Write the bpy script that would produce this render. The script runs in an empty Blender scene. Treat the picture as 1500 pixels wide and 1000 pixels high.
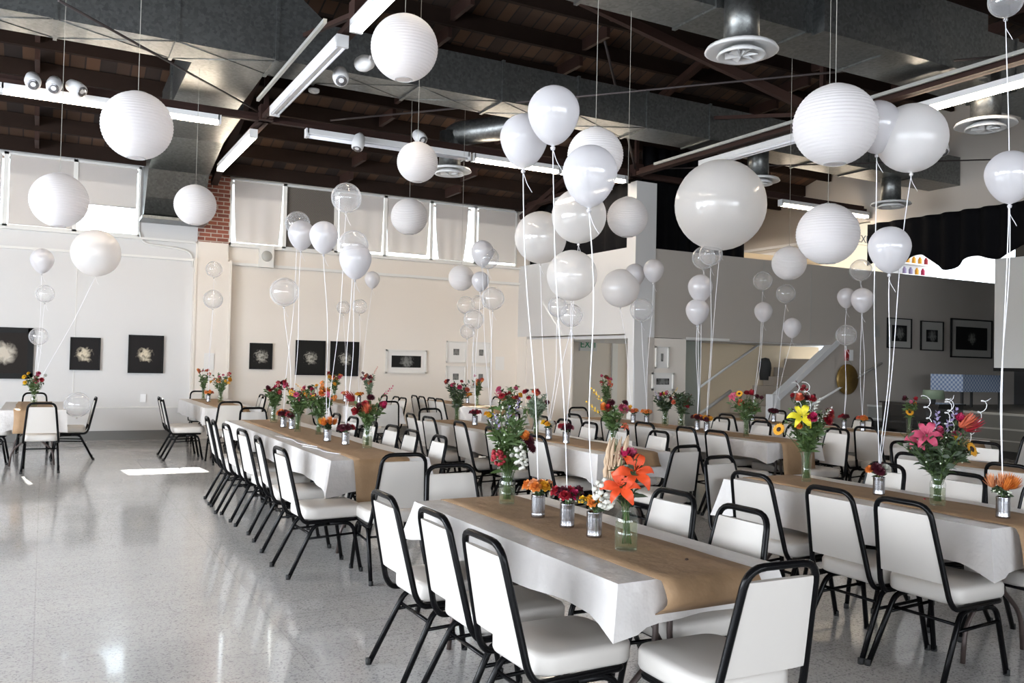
import bpy, math, random
from math import pi, sin, cos, sqrt
from mathutils import Vector, Matrix
C = bpy.context.scene.collection
S = bpy.context.scene

# ------------------------------------------------------------------ camera
F_PX, YAW, PITCH, ROLL, HC = 1265.47, .49617, .023449, .02226, 1.515
fw = Vector((sin(YAW)*cos(PITCH), cos(YAW)*cos(PITCH), sin(PITCH)))
rt = Vector((cos(YAW), -sin(YAW), 0)); up = rt.cross(fw)
r2 = cos(ROLL)*rt + sin(ROLL)*up; u2 = -sin(ROLL)*rt + cos(ROLL)*up
cd = bpy.data.cameras.new('camera'); cam = bpy.data.objects.new('camera', cd); C.objects.link(cam)
cd.sensor_width = 36; cd.lens = 36*F_PX/1500; cd.clip_start = .05; cd.clip_end = 200
cam.matrix_world = Matrix(((r2.x, u2.x, -fw.x, 0), (r2.y, u2.y, -fw.y, 0), (r2.z, u2.z, -fw.z, HC), (0, 0, 0, 1)))
S.camera = cam
CR = Vector((cos(YAW), -sin(YAW), 0))     # sideways across the room, used to lay bouquets out
CF = Vector((sin(YAW), cos(YAW), 0))

# ------------------------------------------------------------------ materials
def new(name):
    m = bpy.data.materials.new(name); m.use_nodes = True
    nt = m.node_tree; return m, nt, nt.nodes['Principled BSDF'], nt.nodes['Material Output']
def mat(name, col, rough=.5, metal=0, coat=0, spec=.5, noise=None, bump=None, trans=0):
    m, nt, b, o = new(name)
    b.inputs['Base Color'].default_value = (*col, 1); b.inputs['Roughness'].default_value = rough
    b.inputs['Metallic'].default_value = metal; b.inputs['Coat Weight'].default_value = coat
    b.inputs['Specular IOR Level'].default_value = spec
    if noise:                      # (scale, other colour, detail)
        tc = nt.nodes.new('ShaderNodeTexCoord'); n = nt.nodes.new('ShaderNodeTexNoise'); r = nt.nodes.new('ShaderNodeMix'); r.data_type = 'RGBA'
        n.inputs['Scale'].default_value = noise[0]; n.inputs['Detail'].default_value = noise[2] if len(noise) > 2 else 4
        r.inputs[6].default_value = (*col, 1); r.inputs[7].default_value = (*noise[1], 1)
        nt.links.new(tc.outputs['Object'], n.inputs['Vector']); nt.links.new(n.outputs[0], r.inputs[0]); nt.links.new(r.outputs[2], b.inputs['Base Color'])
    if bump:                       # (scale, strength, distance)
        tc = nt.nodes.new('ShaderNodeTexCoord'); n = nt.nodes.new('ShaderNodeTexNoise'); k = nt.nodes.new('ShaderNodeBump')
        n.inputs['Scale'].default_value = bump[0]; n.inputs['Detail'].default_value = 3
        k.inputs['Strength'].default_value = bump[1]; k.inputs['Distance'].default_value = bump[2] if len(bump) > 2 else .01
        nt.links.new(tc.outputs['Object'], n.inputs['Vector']); nt.links.new(n.outputs[0], k.inputs['Height']); nt.links.new(k.outputs[0], b.inputs['Normal'])
    return m
def emis(name, col, s):
    m, nt, b, o = new(name); b.inputs['Base Color'].default_value = (*col, 1)
    b.inputs['Emission Color'].default_value = (*col, 1); b.inputs['Emission Strength'].default_value = s
    return m
def thin(name, col, facing, edge, rough=.08, gloss=.25, translucent=.5, spec_col=(1, 1, 1)):
    """skin of a balloon or glass: see-through in the middle, denser at the rim"""
    m, nt, b, o = new(name); nt.nodes.remove(b)
    tr = nt.nodes.new('ShaderNodeBsdfTransparent'); tr.inputs[0].default_value = (*spec_col, 1)
    di = nt.nodes.new('ShaderNodeBsdfDiffuse'); di.inputs[0].default_value = (*col, 1)
    tl = nt.nodes.new('ShaderNodeBsdfTranslucent'); tl.inputs[0].default_value = (*col, 1)
    gl = nt.nodes.new('ShaderNodeBsdfGlossy'); gl.inputs['Roughness'].default_value = rough
    lw = nt.nodes.new('ShaderNodeLayerWeight'); lw.inputs[0].default_value = .35
    pw = nt.nodes.new('ShaderNodeMath'); pw.operation = 'POWER'; pw.inputs[1].default_value = 3.
    ge = nt.nodes.new('ShaderNodeNewGeometry'); iv = nt.nodes.new('ShaderNodeMath'); iv.operation = 'SUBTRACT'; iv.inputs[0].default_value = 1
    fm = nt.nodes.new('ShaderNodeMath'); fm.operation = 'MULTIPLY'; fm.use_clamp = True
    mr = nt.nodes.new('ShaderNodeMapRange'); mr.inputs[3].default_value = facing; mr.inputs[4].default_value = edge
    m1 = nt.nodes.new('ShaderNodeMixShader'); m1.inputs[0].default_value = translucent
    m2 = nt.nodes.new('ShaderNodeMixShader'); m3 = nt.nodes.new('ShaderNodeMixShader')
    ad = nt.nodes.new('ShaderNodeMath'); ad.operation = 'MULTIPLY_ADD'; ad.inputs[1].default_value = gloss; ad.inputs[2].default_value = .06; ad.use_clamp = True
    L = nt.links.new
    L(di.outputs[0], m1.inputs[1]); L(tl.outputs[0], m1.inputs[2])
    L(lw.outputs['Facing'], mr.inputs[0]); L(mr.outputs[0], m2.inputs[0]); L(tr.outputs[0], m2.inputs[1]); L(m1.outputs[0], m2.inputs[2])
    L(lw.outputs['Facing'], pw.inputs[0]); L(pw.outputs[0], ad.inputs[0]); L(ge.outputs['Backfacing'], iv.inputs[1]); L(ad.outputs[0], fm.inputs[0]); L(iv.outputs[0], fm.inputs[1]); L(fm.outputs[0], m3.inputs[0]); L(m2.outputs[0], m3.inputs[1]); L(gl.outputs[0], m3.inputs[2])
    L(m3.outputs[0], o.inputs[0]); return m

M = {}
M['vinyl'] = mat('white_vinyl', (.61, .575, .535), .42, bump=(60, .05, .002))
M['black'] = mat('black_enamel', (.004, .004, .0045), .24, spec=.13)
M['rubber'] = mat('rubber', (.015, .015, .015), .7)
M['brown_metal'] = mat('brown_metal', (.07, .05, .045), .4, metal=.3)
M['ply'] = mat('table_ply', (.35, .3, .25), .6)
M['cloth'] = mat('plastic_tablecloth', (.66, .63, .61), .38, bump=(11, .8, .016))
M['kraft'] = mat('kraft_paper', (.37, .235, .13), .75, noise=(14, (.29, .18, .095)), bump=(11, .6, .02))
M['kraft_in'] = mat('kraft_core', (.12, .05, .04), .9)
M['tin'] = mat('tin_can', (.42, .42, .44), .22, metal=1)
M['glass'] = thin('jar_glass', (.35, .4, .37), .01, .16, .02, .5, .2, (.975, .99, .98))
M['water'] = thin('vase_water', (.42, .5, .3), .05, .15, .05, 0, .5, (.93, .95, .86))
M['pearl'] = thin('pearl_balloon', (.77, .755, .77), .88, .97, .11, .3, .42)
M['clear'] = thin('clear_balloon', (.80, .80, .82), .13, .55, .06, .3, .4)
M['bubble'] = thin('big_translucent_balloon', (.9, .88, .86), .55, .85, .07, .25, .4)
M['opaque'] = thin('matte_white_balloon', (.88, .86, .85), .97, 1.0, .25, .1, .5)
M['huge'] = thin('huge_white_balloon', (.93, .915, .90), .97, 1.0, .15, .15, .5)
M['paper'] = thin('lantern_paper', (.84, .815, .81), 1., 1., .8, 0, .4)
M['wire'] = mat('lantern_wire', (.5, .5, .5), .5)
M['string'] = mat('string', (.35, .34, .3), .8)
M['ribbon'] = mat('curling_ribbon', (.86, .85, .88), .3)
M['wall'] = mat('wall_paint_warm_lit', (.76, .70, .63), .6, bump=(30, .04, .003))  # white wall; warm cast of the light put into the colour
M['wall_cool'] = mat('wall_paint_white', (.63, .62, .61), .55, bump=(30, .04, .003))
M['trim'] = mat('trim_paint', (.74, .73, .70), .5)
M['grey_wall'] = mat('mezzanine_paint', (.47, .43, .385), .7, bump=(60, .05, .003))
M['grey_base'] = mat('baseboard_rubber', (.16, .16, .155), .6)
M['blackcloth'] = mat('black_drape', (.004, .004, .005), .9, spec=.1)
M['stage'] = mat('stage_facing', (.17, .17, .155), .7)
M['dark'] = mat('dark_stage', (.03, .03, .03), .8)
M['wood_dark'] = mat('old_timber', (.014, .009, .007), .9, noise=(4, (.022, .013, .01)), spec=.1)
M['rust'] = mat('red_oxide_steel', (.042, .019, .014), .7, noise=(6, (.024, .013, .011)), spec=.2)
M['steel'] = mat('rod_steel', (.05, .04, .04), .5, metal=.3)
M['white_metal'] = mat('white_enamel', (.68, .68, .68), .35)
M['grey_metal'] = mat('grey_cast', (.45, .45, .42), .4, metal=.3)
M['lamp_glass'] = mat('spot_lens', (.3, .3, .32), .1, metal=.8)
M['tube_on'] = emis('lit_tube', (1, .84, .66), 42)
M['tube_off'] = mat('unlit_tube', (.8, .8, .85), .2, coat=.4)
M['frame_black'] = mat('black_frame', (.008, .008, .008), .45, spec=.2)
M['frame_white'] = mat('white_frame', (.72, .70, .66), .5)
M['matboard'] = mat('mat_board', (.74, .72, .69), .7)
M['grey_mat'] = mat('grey_mat_board', (.42, .41, .38), .7)
M['blind'] = thin('roller_blind', (.47, .44, .42), 1., 1., .8, 0, .02)
M['screen'] = mat('projection_screen', (.62, .62, .60), .7)
M['gold'] = mat('brass_gong', (.30, .19, .05), .4, metal=.5, noise=(9, (.16, .1, .03)))
M['yellowwood'] = mat('door_trim_wood', (.55, .38, .18), .5)
M['greenwall'] = mat('pale_green_paint', (.40, .43, .38), .6)
M['exit_green'] = mat('exit_lettering', (.02, .25, .12), .5)
M['sign_black'] = mat('sign_black', (.012, .012, .012), .4)
M['white'] = mat('plain_white', (.85, .85, .85), .5)
M['red'] = mat('alarm_red', (.35, .02, .02), .4)
M['cream'] = mat('cream_paint', (.72, .60, .43), .6)
M['piano'] = mat('piano_black', (.008, .008, .008), .2, coat=.5)
M['stem'] = mat('flower_stem', (.06, .11, .025), .6)
M['leaf'] = mat('leaf_green', (.022, .06, .015), .5, noise=(25, (.10, .15, .04)))
M['leaf_dark'] = mat('leaf_dark', (.013, .03, .012), .5, noise=(25, (.05, .07, .03)))
M['leaf_silver'] = mat('leaf_silver', (.17, .22, .15), .6)
M['wheat'] = mat('dry_wheat', (.50, .36, .24), .8)
M['filler'] = mat('white_filler_flower', (.72, .76, .62), .6)
M['seed'] = mat('flower_centre', (.03, .015, .01), .9)
FC = {'red': (.38, .012, .025), 'maroon': (.085, .006, .018), 'pink': (.62, .09, .19), 'magenta': (.5, .015, .09), 'orange': (.85, .26, .045), 'yellow': (.90, .55, .015),
      'lily_orange': (.85, .09, .02), 'lily_yellow': (.86, .74, .03), 'lily_pink': (.55, .07, .14), 'gold': (.85, .40, .02), 'peach': (.85, .36, .16), 'white': (.75, .74, .66),
      'lavender': (.32, .26, .45), 'coral': (.70, .14, .07)}
for k, v in FC.items():
    M['f_'+k] = mat('petal_'+k, v, .55, noise=(35, tuple(min(1, c*.6) for c in v)))

def plank_mat():
    m, nt, b, o = new('roof_planks'); L = nt.links.new
    tc = nt.nodes.new('ShaderNodeTexCoord'); mp = nt.nodes.new('ShaderNodeMapping'); mp.inputs['Rotation'].default_value = (0, 0, pi/2)
    br = nt.nodes.new('ShaderNodeTexBrick'); br.inputs['Scale'].default_value = 1; br.inputs['Brick Width'].default_value = 2.6; br.inputs['Row Height'].default_value = .2
    br.inputs['Color1'].default_value = (.075, .036, .018, 1); br.inputs['Color2'].default_value = (.012, .007, .006, 1); br.inputs['Mortar'].default_value = (.008, .005, .004, 1)
    br.inputs['Mortar Size'].default_value = .012; b.inputs['Roughness'].default_value = .8
    L(tc.outputs['Object'], mp.inputs[0]); L(mp.outputs[0], br.inputs[0]); L(br.outputs[0], b.inputs['Base Color']); return m
M['plank'] = plank_mat()
def brick_mat():
    m, nt, b, o = new('red_brick'); L = nt.links.new
    tc = nt.nodes.new('ShaderNodeTexCoord'); mp = nt.nodes.new('ShaderNodeMapping'); mp.inputs['Rotation'].default_value = (pi/2, 0, 0)
    br = nt.nodes.new('ShaderNodeTexBrick'); br.inputs['Scale'].default_value = 1; br.inputs['Brick Width'].default_value = .21; br.inputs['Row Height'].default_value = .075
    br.inputs['Color1'].default_value = (.28, .085, .05, 1); br.inputs['Color2'].default_value = (.17, .05, .035, 1); br.inputs['Mortar'].default_value = (.42, .36, .3, 1)
    br.inputs['Mortar Size'].default_value = .009; b.inputs['Roughness'].default_value = .85
    L(tc.outputs['Object'], mp.inputs[0]); L(mp.outputs[0], br.inputs[0]); L(br.outputs[0], b.inputs['Base Color']); return m
M['brick'] = brick_mat()
def floor_mat():
    m, nt, b, o = new('polished_terrazzo'); L = nt.links.new
    tc = nt.nodes.new('ShaderNodeTexCoord')
    v = nt.nodes.new('ShaderNodeTexVoronoi'); v.inputs['Scale'].default_value = 120
    n = nt.nodes.new('ShaderNodeTexNoise'); n.inputs['Scale'].default_value = 1.1; n.inputs['Detail'].default_value = 5
    cr = nt.nodes.new('ShaderNodeValToRGB')
    e = cr.color_ramp.elements; e[0].position = 0; e[0].color = (.33, .325, .32, 1); e[1].position = .25; e[1].color = (.58, .565, .545, 1)
    e2 = cr.color_ramp.elements.new(.8); e2.color = (.65, .635, .615, 1)
    sv = nt.nodes.new('ShaderNodeSeparateColor'); L(tc.outputs['Object'], v.inputs['Vector']); L(v.outputs['Color'], sv.inputs[0]); L(sv.outputs[0], cr.inputs[0])
    mx = nt.nodes.new('ShaderNodeMix'); mx.data_type = 'RGBA'; mx.blend_type = 'MULTIPLY'; mx.inputs[0].default_value = 1
    c2 = nt.nodes.new('ShaderNodeValToRGB'); c2.color_ramp.elements[0].position = .3; c2.color_ramp.elements[0].color = (.86, .86, .87, 1); c2.color_ramp.elements[1].position = .7; c2.color_ramp.elements[1].color = (1, 1, 1, 1)
    L(tc.outputs['Object'], n.inputs['Vector']); L(n.outputs[0], c2.inputs[0]); L(cr.outputs[0], mx.inputs[6]); L(c2.outputs[0], mx.inputs[7])
    br = nt.nodes.new('ShaderNodeTexBrick'); br.offset = 0; br.inputs['Scale'].default_value = 1; br.inputs['Brick Width'].default_value = 1.2; br.inputs['Row Height'].default_value = .3
    br.inputs['Color1'].default_value = (1, 1, 1, 1); br.inputs['Color2'].default_value = (.955, .955, .96, 1); br.inputs['Mortar'].default_value = (.8, .8, .8, 1); br.inputs['Mortar Size'].default_value = .004
    my = nt.nodes.new('ShaderNodeMix'); my.data_type = 'RGBA'; my.blend_type = 'MULTIPLY'; my.inputs[0].default_value = 1
    L(tc.outputs['Object'], br.inputs[0]); L(mx.outputs[2], my.inputs[6]); L(br.outputs[0], my.inputs[7]); L(my.outputs[2], b.inputs['Base Color'])
    n2 = nt.nodes.new('ShaderNodeTexNoise'); n2.inputs['Scale'].default_value = 3; mr = nt.nodes.new('ShaderNodeMapRange'); mr.inputs[3].default_value = .12; mr.inputs[4].default_value = .24
    L(tc.outputs['Object'], n2.inputs['Vector']); L(n2.outputs[0], mr.inputs[0]); L(mr.outputs[0], b.inputs['Roughness'])
    b.inputs['Specular IOR Level'].default_value = .9; b.inputs['Coat Weight'].default_value = .4; b.inputs['Coat Roughness'].default_value = .05
    bp = nt.nodes.new('ShaderNodeBump'); bp.inputs['Strength'].default_value = .05; bp.inputs['Distance'].default_value = .02
    n3 = nt.nodes.new('ShaderNodeTexNoise'); n3.inputs['Scale'].default_value = 5; L(tc.outputs['Object'], n3.inputs['Vector']); L(n3.outputs[0], bp.inputs['Height']); L(bp.outputs[0], b.inputs['Normal'])
    return m
M['floor'] = floor_mat()
def galv():
    m, nt, b, o = new('galvanised_duct'); L = nt.links.new
    tc = nt.nodes.new('ShaderNodeTexCoord'); v = nt.nodes.new('ShaderNodeTexVoronoi'); v.inputs['Scale'].default_value = 30
    cr = nt.nodes.new('ShaderNodeValToRGB'); cr.color_ramp.elements[0].color = (.14, .145, .145, 1); cr.color_ramp.elements[1].color = (.23, .24, .235, 1)
    L(tc.outputs['Object'], v.inputs['Vector']); L(v.outputs['Color'], cr.inputs[0]); L(cr.outputs[0], b.inputs['Base Color'])
    b.inputs['Metallic'].default_value = .9; b.inputs['Roughness'].default_value = .38; return m
M['galv'] = galv()
def screen_mesh():
    m, nt, b, o = new('dark_window_mesh'); b.inputs['Base Color'].default_value = (.10, .09, .08, 1); b.inputs['Roughness'].default_value = .8
    tc = nt.nodes.new('ShaderNodeTexCoord'); ck = nt.nodes.new('ShaderNodeTexChecker'); ck.inputs['Scale'].default_value = 60
    ck.inputs['Color1'].default_value = (.17, .15, .13, 1); ck.inputs['Color2'].default_value = (.05, .045, .04, 1)
    nt.links.new(tc.outputs['Object'], ck.inputs[0]); nt.links.new(ck.outputs[0], b.inputs['Base Color']); return m
M['mesh'] = screen_mesh()
def check_mat():
    m, nt, b, o = new('blue_check_cloth'); tc = nt.nodes.new('ShaderNodeTexCoord'); ck = nt.nodes.new('ShaderNodeTexChecker'); ck.inputs['Scale'].default_value = 22
    ck.inputs['Color1'].default_value = (.16, .22, .36, 1); ck.inputs['Color2'].default_value = (.40, .46, .55, 1); b.inputs['Roughness'].default_value = .9
    nt.links.new(tc.outputs['Object'], ck.inputs[0]); nt.links.new(ck.outputs[0], b.inputs['Base Color']); return m
M['check'] = check_mat()
def photo_mat(name, dark, light, scale, thr, seed):
    m, nt, b, o = new(name); L = nt.links.new
    tc = nt.nodes.new('ShaderNodeTexCoord'); mp = nt.nodes.new('ShaderNodeMapping'); mp.inputs['Location'].default_value = (seed, seed*1.7, 0)
    n = nt.nodes.new('ShaderNodeTexNoise'); n.inputs['Scale'].default_value = scale; n.inputs['Detail'].default_value = 5; n.inputs['Distortion'].default_value = 1.2
    gr = nt.nodes.new('ShaderNodeTexGradient'); gr.gradient_type = 'SPHERICAL'; mg = nt.nodes.new('ShaderNodeMapping'); mg.inputs['Scale'].default_value = (3.6, 3.6, 3.6)
    mu = nt.nodes.new('ShaderNodeMath'); mu.operation = 'MULTIPLY'; cr = nt.nodes.new('ShaderNodeValToRGB')
    cr.color_ramp.elements[0].position = thr; cr.color_ramp.elements[0].color = (*dark, 1); cr.color_ramp.elements[1].position = thr+.22; cr.color_ramp.elements[1].color = (*light, 1)
    L(tc.outputs['Object'], mp.inputs[0]); L(mp.outputs[0], n.inputs['Vector']); L(tc.outputs['Object'], mg.inputs[0]); L(mg.outputs[0], gr.inputs[0])
    L(n.outputs[0], mu.inputs[0]); L(gr.outputs['Fac'], mu.inputs[1]); L(mu.outputs[0], cr.inputs[0]); L(cr.outputs[0], b.inputs['Base Color']); b.inputs['Roughness'].default_value = .5; b.inputs['Specular IOR Level'].default_value = .15
    return m
M['art_a'] = photo_mat('photo_pale_blossom', (.018, .014, .012), (.55, .50, .42), 7, .13, 1.2)
M['art_b'] = photo_mat('photo_figure', (.014, .012, .012), (.62, .55, .42), 9, .24, 4.3)
M['art_c'] = photo_mat('photo_smoke', (.014, .013, .012), (.40, .38, .33), 14, .26, 7.1)
M['art_grey'] = photo_mat('photo_landscape', (.012, .012, .012), (.20, .20, .19), 12, .22, 2.4)

# ------------------------------------------------------------------ mesh building
class MB:
    def __init__(s): s.v, s.f, s.sm = [], [], []
    def add(s, vs, fs, smooth=False):
        o = len(s.v); s.v += [tuple(v) for v in vs]; s.f += [tuple(i+o for i in f) for f in fs]; s.sm += [smooth]*len(fs)
    def box(s, a, b):
        x0, y0, z0 = a; x1, y1, z1 = b
        s.add([(x0, y0, z0), (x1, y0, z0), (x1, y1, z0), (x0, y1, z0), (x0, y0, z1), (x1, y0, z1), (x1, y1, z1), (x0, y1, z1)],
              [(0, 3, 2, 1), (4, 5, 6, 7), (0, 1, 5, 4), (1, 2, 6, 5), (2, 3, 7, 6), (3, 0, 4, 7)]); return s
    def bar(s, p, q, w, h=None):
        p, q = Vector(p), Vector(q); h = h or w; d = (q-p).normalized()
        a = d.cross(Vector((0, 0, 1))); a = Vector((1, 0, 0)) if a.length < 1e-4 else a.normalized(); b = a.cross(d)
        vs = [e+a*i*w/2+b*j*h/2 for e in (p, q) for i, j in ((-1, -1), (1, -1), (1, 1), (-1, 1))]
        s.add(vs, [(0, 3, 2, 1), (4, 5, 6, 7), (0, 1, 5, 4), (1, 2, 6, 5), (2, 3, 7, 6), (3, 0, 4, 7)]); return s
    def tube(s, pts, r, n=8, closed=False, cap=True):
        pts = [Vector(p) for p in pts]; m = len(pts); rings = []; a = None
        for i, p in enumerate(pts):
            if closed: t = pts[(i+1) % m]-pts[i-1]
            else: t = pts[min(i+1, m-1)]-pts[max(i-1, 0)]
            t.normalize()
            if a is None: a = t.orthogonal().normalized()
            a = (a-t*a.dot(t)).normalized(); b = t.cross(a); rr = r[i] if isinstance(r, (list, tuple)) else r
            rings.append([p+(a*cos(2*pi*k/n)+b*sin(2*pi*k/n))*rr for k in range(n)])
        vs = [v for g in rings for v in g]; fs = []
        for i in range(m if closed else m-1):
            for k in range(n):
                j = (i+1) % m; fs.append((i*n+k, i*n+(k+1) % n, j*n+(k+1) % n, j*n+k))
        if cap and not closed: fs += [tuple(range(n-1, -1, -1)), tuple((m-1)*n+k for k in range(n))]
        s.add(vs, fs, True); return s
    def lathe(s, prof, n=16, c=(0, 0, 0), smooth=True):
        vs, fs = [], []
        for r, z in prof:
            for k in range(n): vs.append((c[0]+r*cos(2*pi*k/n), c[1]+r*sin(2*pi*k/n), c[2]+z))
        for i in range(len(prof)-1):
            for k in range(n): fs.append((i*n+k, i*n+(k+1) % n, (i+1)*n+(k+1) % n, (i+1)*n+k))
        if prof[0][0] > 1e-4: fs.append(tuple(range(n-1, -1, -1))) if getattr(s, 'cap', True) else None
        if prof[-1][0] > 1e-4 and getattr(s, 'cap', True): fs.append(tuple((len(prof)-1)*n+k for k in range(n)))
        s.add(vs, fs, smooth); return s
    def pad(s, hx, hy, z0, z1, rc=.05, re=.015, c=(0, 0), n=6):
        """upholstered pad: rounded rectangle with soft edges"""
        def ring(ins, z):
            out = []; r = max(rc-ins, .004); a, b = hx-ins, hy-ins
            for q, (sx, sy) in enumerate(((1, 1), (-1, 1), (-1, -1), (1, -1))):
                for k in range(n):
                    t = (q+k/(n-1))*pi/2; out.append((c[0]+sx*(a-r)+r*cos(t), c[1]+sy*(b-r)+r*sin(t), z))
            return out
        rs = [ring(re*1.2, z0), ring(re*.3, z0+re*.4), ring(0, z0+re), ring(0, z1-re), ring(re*.35, z1-re*.35), ring(re*1.3, z1), ring(min(hx, hy)*.6, z1+.006)]
        m = 4*n; fs = []
        for i in range(len(rs)-1):
            for k in range(m): fs.append((i*m+k, i*m+(k+1) % m, (i+1)*m+(k+1) % m, (i+1)*m+k))
        fs += [tuple(range(m-1, -1, -1)), tuple((len(rs)-1)*m+k for k in range(m))]
        s.add([v for r in rs for v in r], fs, True); return s
    def build(s, name, m, parent=None, loc=None):
        me = bpy.data.meshes.new(name); me.from_pydata(s.v, [], s.f); me.materials.append(M[m] if isinstance(m, str) else m)
        me.polygons.foreach_set('use_smooth', s.sm); me.update()
        o = bpy.data.objects.new(name, me); C.objects.link(o); o.parent = parent
        if loc: o.location = loc
        return o
def fil(pts, r, n=5):
    """round the corners of a polyline"""
    pts = [Vector(p) for p in pts]; out = [pts[0]]
    for i in range(1, len(pts)-1):
        a, b, c = pts[i-1], pts[i], pts[i+1]; d = min(r, (a-b).length*.48, (c-b).length*.48)
        p, q = b+(a-b).normalized()*d, b+(c-b).normalized()*d
        for k in range(n+1):
            t = k/n; out.append(p*(1-t)**2+b*2*t*(1-t)+q*t*t)
    return out+[pts[-1]]
def empty(name, loc=(0, 0, 0), rz=0):
    o = bpy.data.objects.new(name, None); C.objects.link(o); o.location = loc; o.rotation_euler = (0, 0, rz); return o
def tag(o, label, cat, group=None, kind=None):
    o['label'] = label; o['category'] = cat
    if group: o['group'] = group
    if kind: o['kind'] = kind
    return o
def struct(o): o['kind'] = 'structure'; return o
def copy_tree(o, parent=None):
    c = o.copy(); C.objects.link(c); c.parent = parent
    for k in list(o.children): copy_tree(k, c)
    return c
def text(s, size, m, parent, loc, rot, name='lettering', ext=.002):
    cu = bpy.data.curves.new(name, 'FONT'); cu.body = s; cu.size = size; cu.extrude = ext; cu.align_x = 'CENTER'; cu.align_y = 'CENTER'; cu.materials.append(M[m])
    tmp = bpy.data.objects.new('tmp', cu); C.objects.link(tmp); bpy.context.view_layer.update(); me = bpy.data.meshes.new_from_object(tmp.evaluated_get(bpy.context.evaluated_depsgraph_get())); bpy.data.objects.remove(tmp)
    o = bpy.data.objects.new(name, me); C.objects.link(o); o.parent = parent; o.location = loc; o.rotation_euler = rot; return o

# ------------------------------------------------------------------ the room
YB, XR, YM, XM = 16.56, 15., 12.2, 9.1
RZ0, RS, YR = 4.86, .29, 3.                     # eave height, roof slope, ridge line
def roof(y): return RZ0+RS*(YB-y) if y >= YR else RZ0+RS*(YB-YR)-RS*(YR-y)
b = MB(); b.box((-7.2, -6, -.1), (16, 16.8, 0)); struct(b.build('floor', 'floor'))
# ceiling deck
b = MB()
for y0, y1 in ((16.9, YR), (YR, -6.2)):
    x0, x1 = -7.3, 15.15
    z0, z1 = roof(y0), roof(y1)
    b.add([(x0, y0, z0), (x1, y0, z0), (x1, y1, z1), (x0, y1, z1), (x0, y0, z0+.1), (x1, y0, z0+.1), (x1, y1, z1+.1), (x0, y1, z1+.1)],
          [(0, 1, 2, 3), (4, 7, 6, 5), (0, 4, 5, 1), (1, 5, 6, 2), (2, 6, 7, 3), (3, 7, 4, 0)])
ceil = struct(b.build('ceiling', 'plank'))
y = 16.1; k = 0
while y > -5.5:
    j = MB(); z = roof(y); j.box((-7.2, y-.035, z-.24), (14.95, y+.035, z-.01))
    j.build('joist', 'wood_dark', ceil); y -= .72
for x in (-4.4, -2.2, -.2, 4.9, 7.1, 11.2, 13.2):
    j = MB()
    for a in range(0, 15):
        y0 = 16.1-.72*a; j.box((x-.03, y0-.69, roof(y0-.36)-.28), (x+.03, y0-.03, roof(y0-.36)-.1))
    j.build('blocking', 'rust', ceil)
# back wall with its clerestory openings
b = MB()
def wb(x0, x1, z0, z1, mb=b): mb.box((x0, YB, z0), (x1, YB+.22, z1))
wb(-7.2, 2.38, 0, 3.57)
wb(-7.2, 2.4, 4.81, 5.3)
wb(1.42, 2.4, 3.57, 4.81)
struct(b.build('wall_back_left', 'wall_cool'))
b = MB(); wb(2.38, 15, 0, 3.57, b); wb(2.4, 15, 4.81, 5.3, b); wb(9.02, 15, 3.57, 4.81, b); struct(b.build('wall_back', 'wall'))
b = MB(); wb(2.4, 2.95, 3.57, 5.0, b); b.box((2.40, YB-.03, 3.57), (2.95, YB, 4.86)); struct(b.build('trim_1', 'brick'))
b = MB(); b.box((2.36, YB-.16, 0), (2.97, YB, 3.24)); b.box((2.40, YB-.1, 3.24), (2.93, YB, 3.57))
b.box((2.34, YB-.175, .1), (2.38, YB, 3.26)); b.box((2.95, YB-.175, .1), (2.99, YB, 3.26)); struct(b.build('trim_2', 'wall'))
b = MB(); b.box((-7.2, YB-.05, 3.21), (2.36, YB, 3.25)); b.box((-7.2, YB-.075, 3.53), (2.36, YB, 3.57)); struct(b.build('trim_3', 'trim'))
b = MB(); b.box((2.99, YB-.07, 3.19), (XM, YB, 3.24)); b.box((2.97, YB-.09, 3.53), (XM, YB, 3.57)); struct(b.build('trim_4', 'trim'))
b = MB(); b.box((-7.2, YB-.02, .555), (2.34, YB, .575)); struct(b.build('trim_5', 'trim'))
for i, x in enumerate((-3.6, -1.6, .45)):
    b = MB(); b.box((x, YB-.008, .575), (x+.012, YB, 3.2)); struct(b.build('trim_%d' % (20+i), 'trim'))
b = MB(); b.box((-7.2, YB-.025, 0), (2.34, YB, .16)); b.box((2.99, YB-.025, 0), (XM, YB, .16)); struct(b.build('baseboard_back', 'grey_base'))
# conduit on the left wall
b = MB(); b.tube(fil([(1.42, YB-.03, 3.66), (1.46, YB-.03, 3.5), (1.6, YB-.03, 3.45), (2.1, YB-.03, 3.42), (2.3, YB-.03, 3.36), (2.33, YB-.03, 3.1)], .1), .018, 6); struct(b.build('trim_6', 'trim'))
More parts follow.
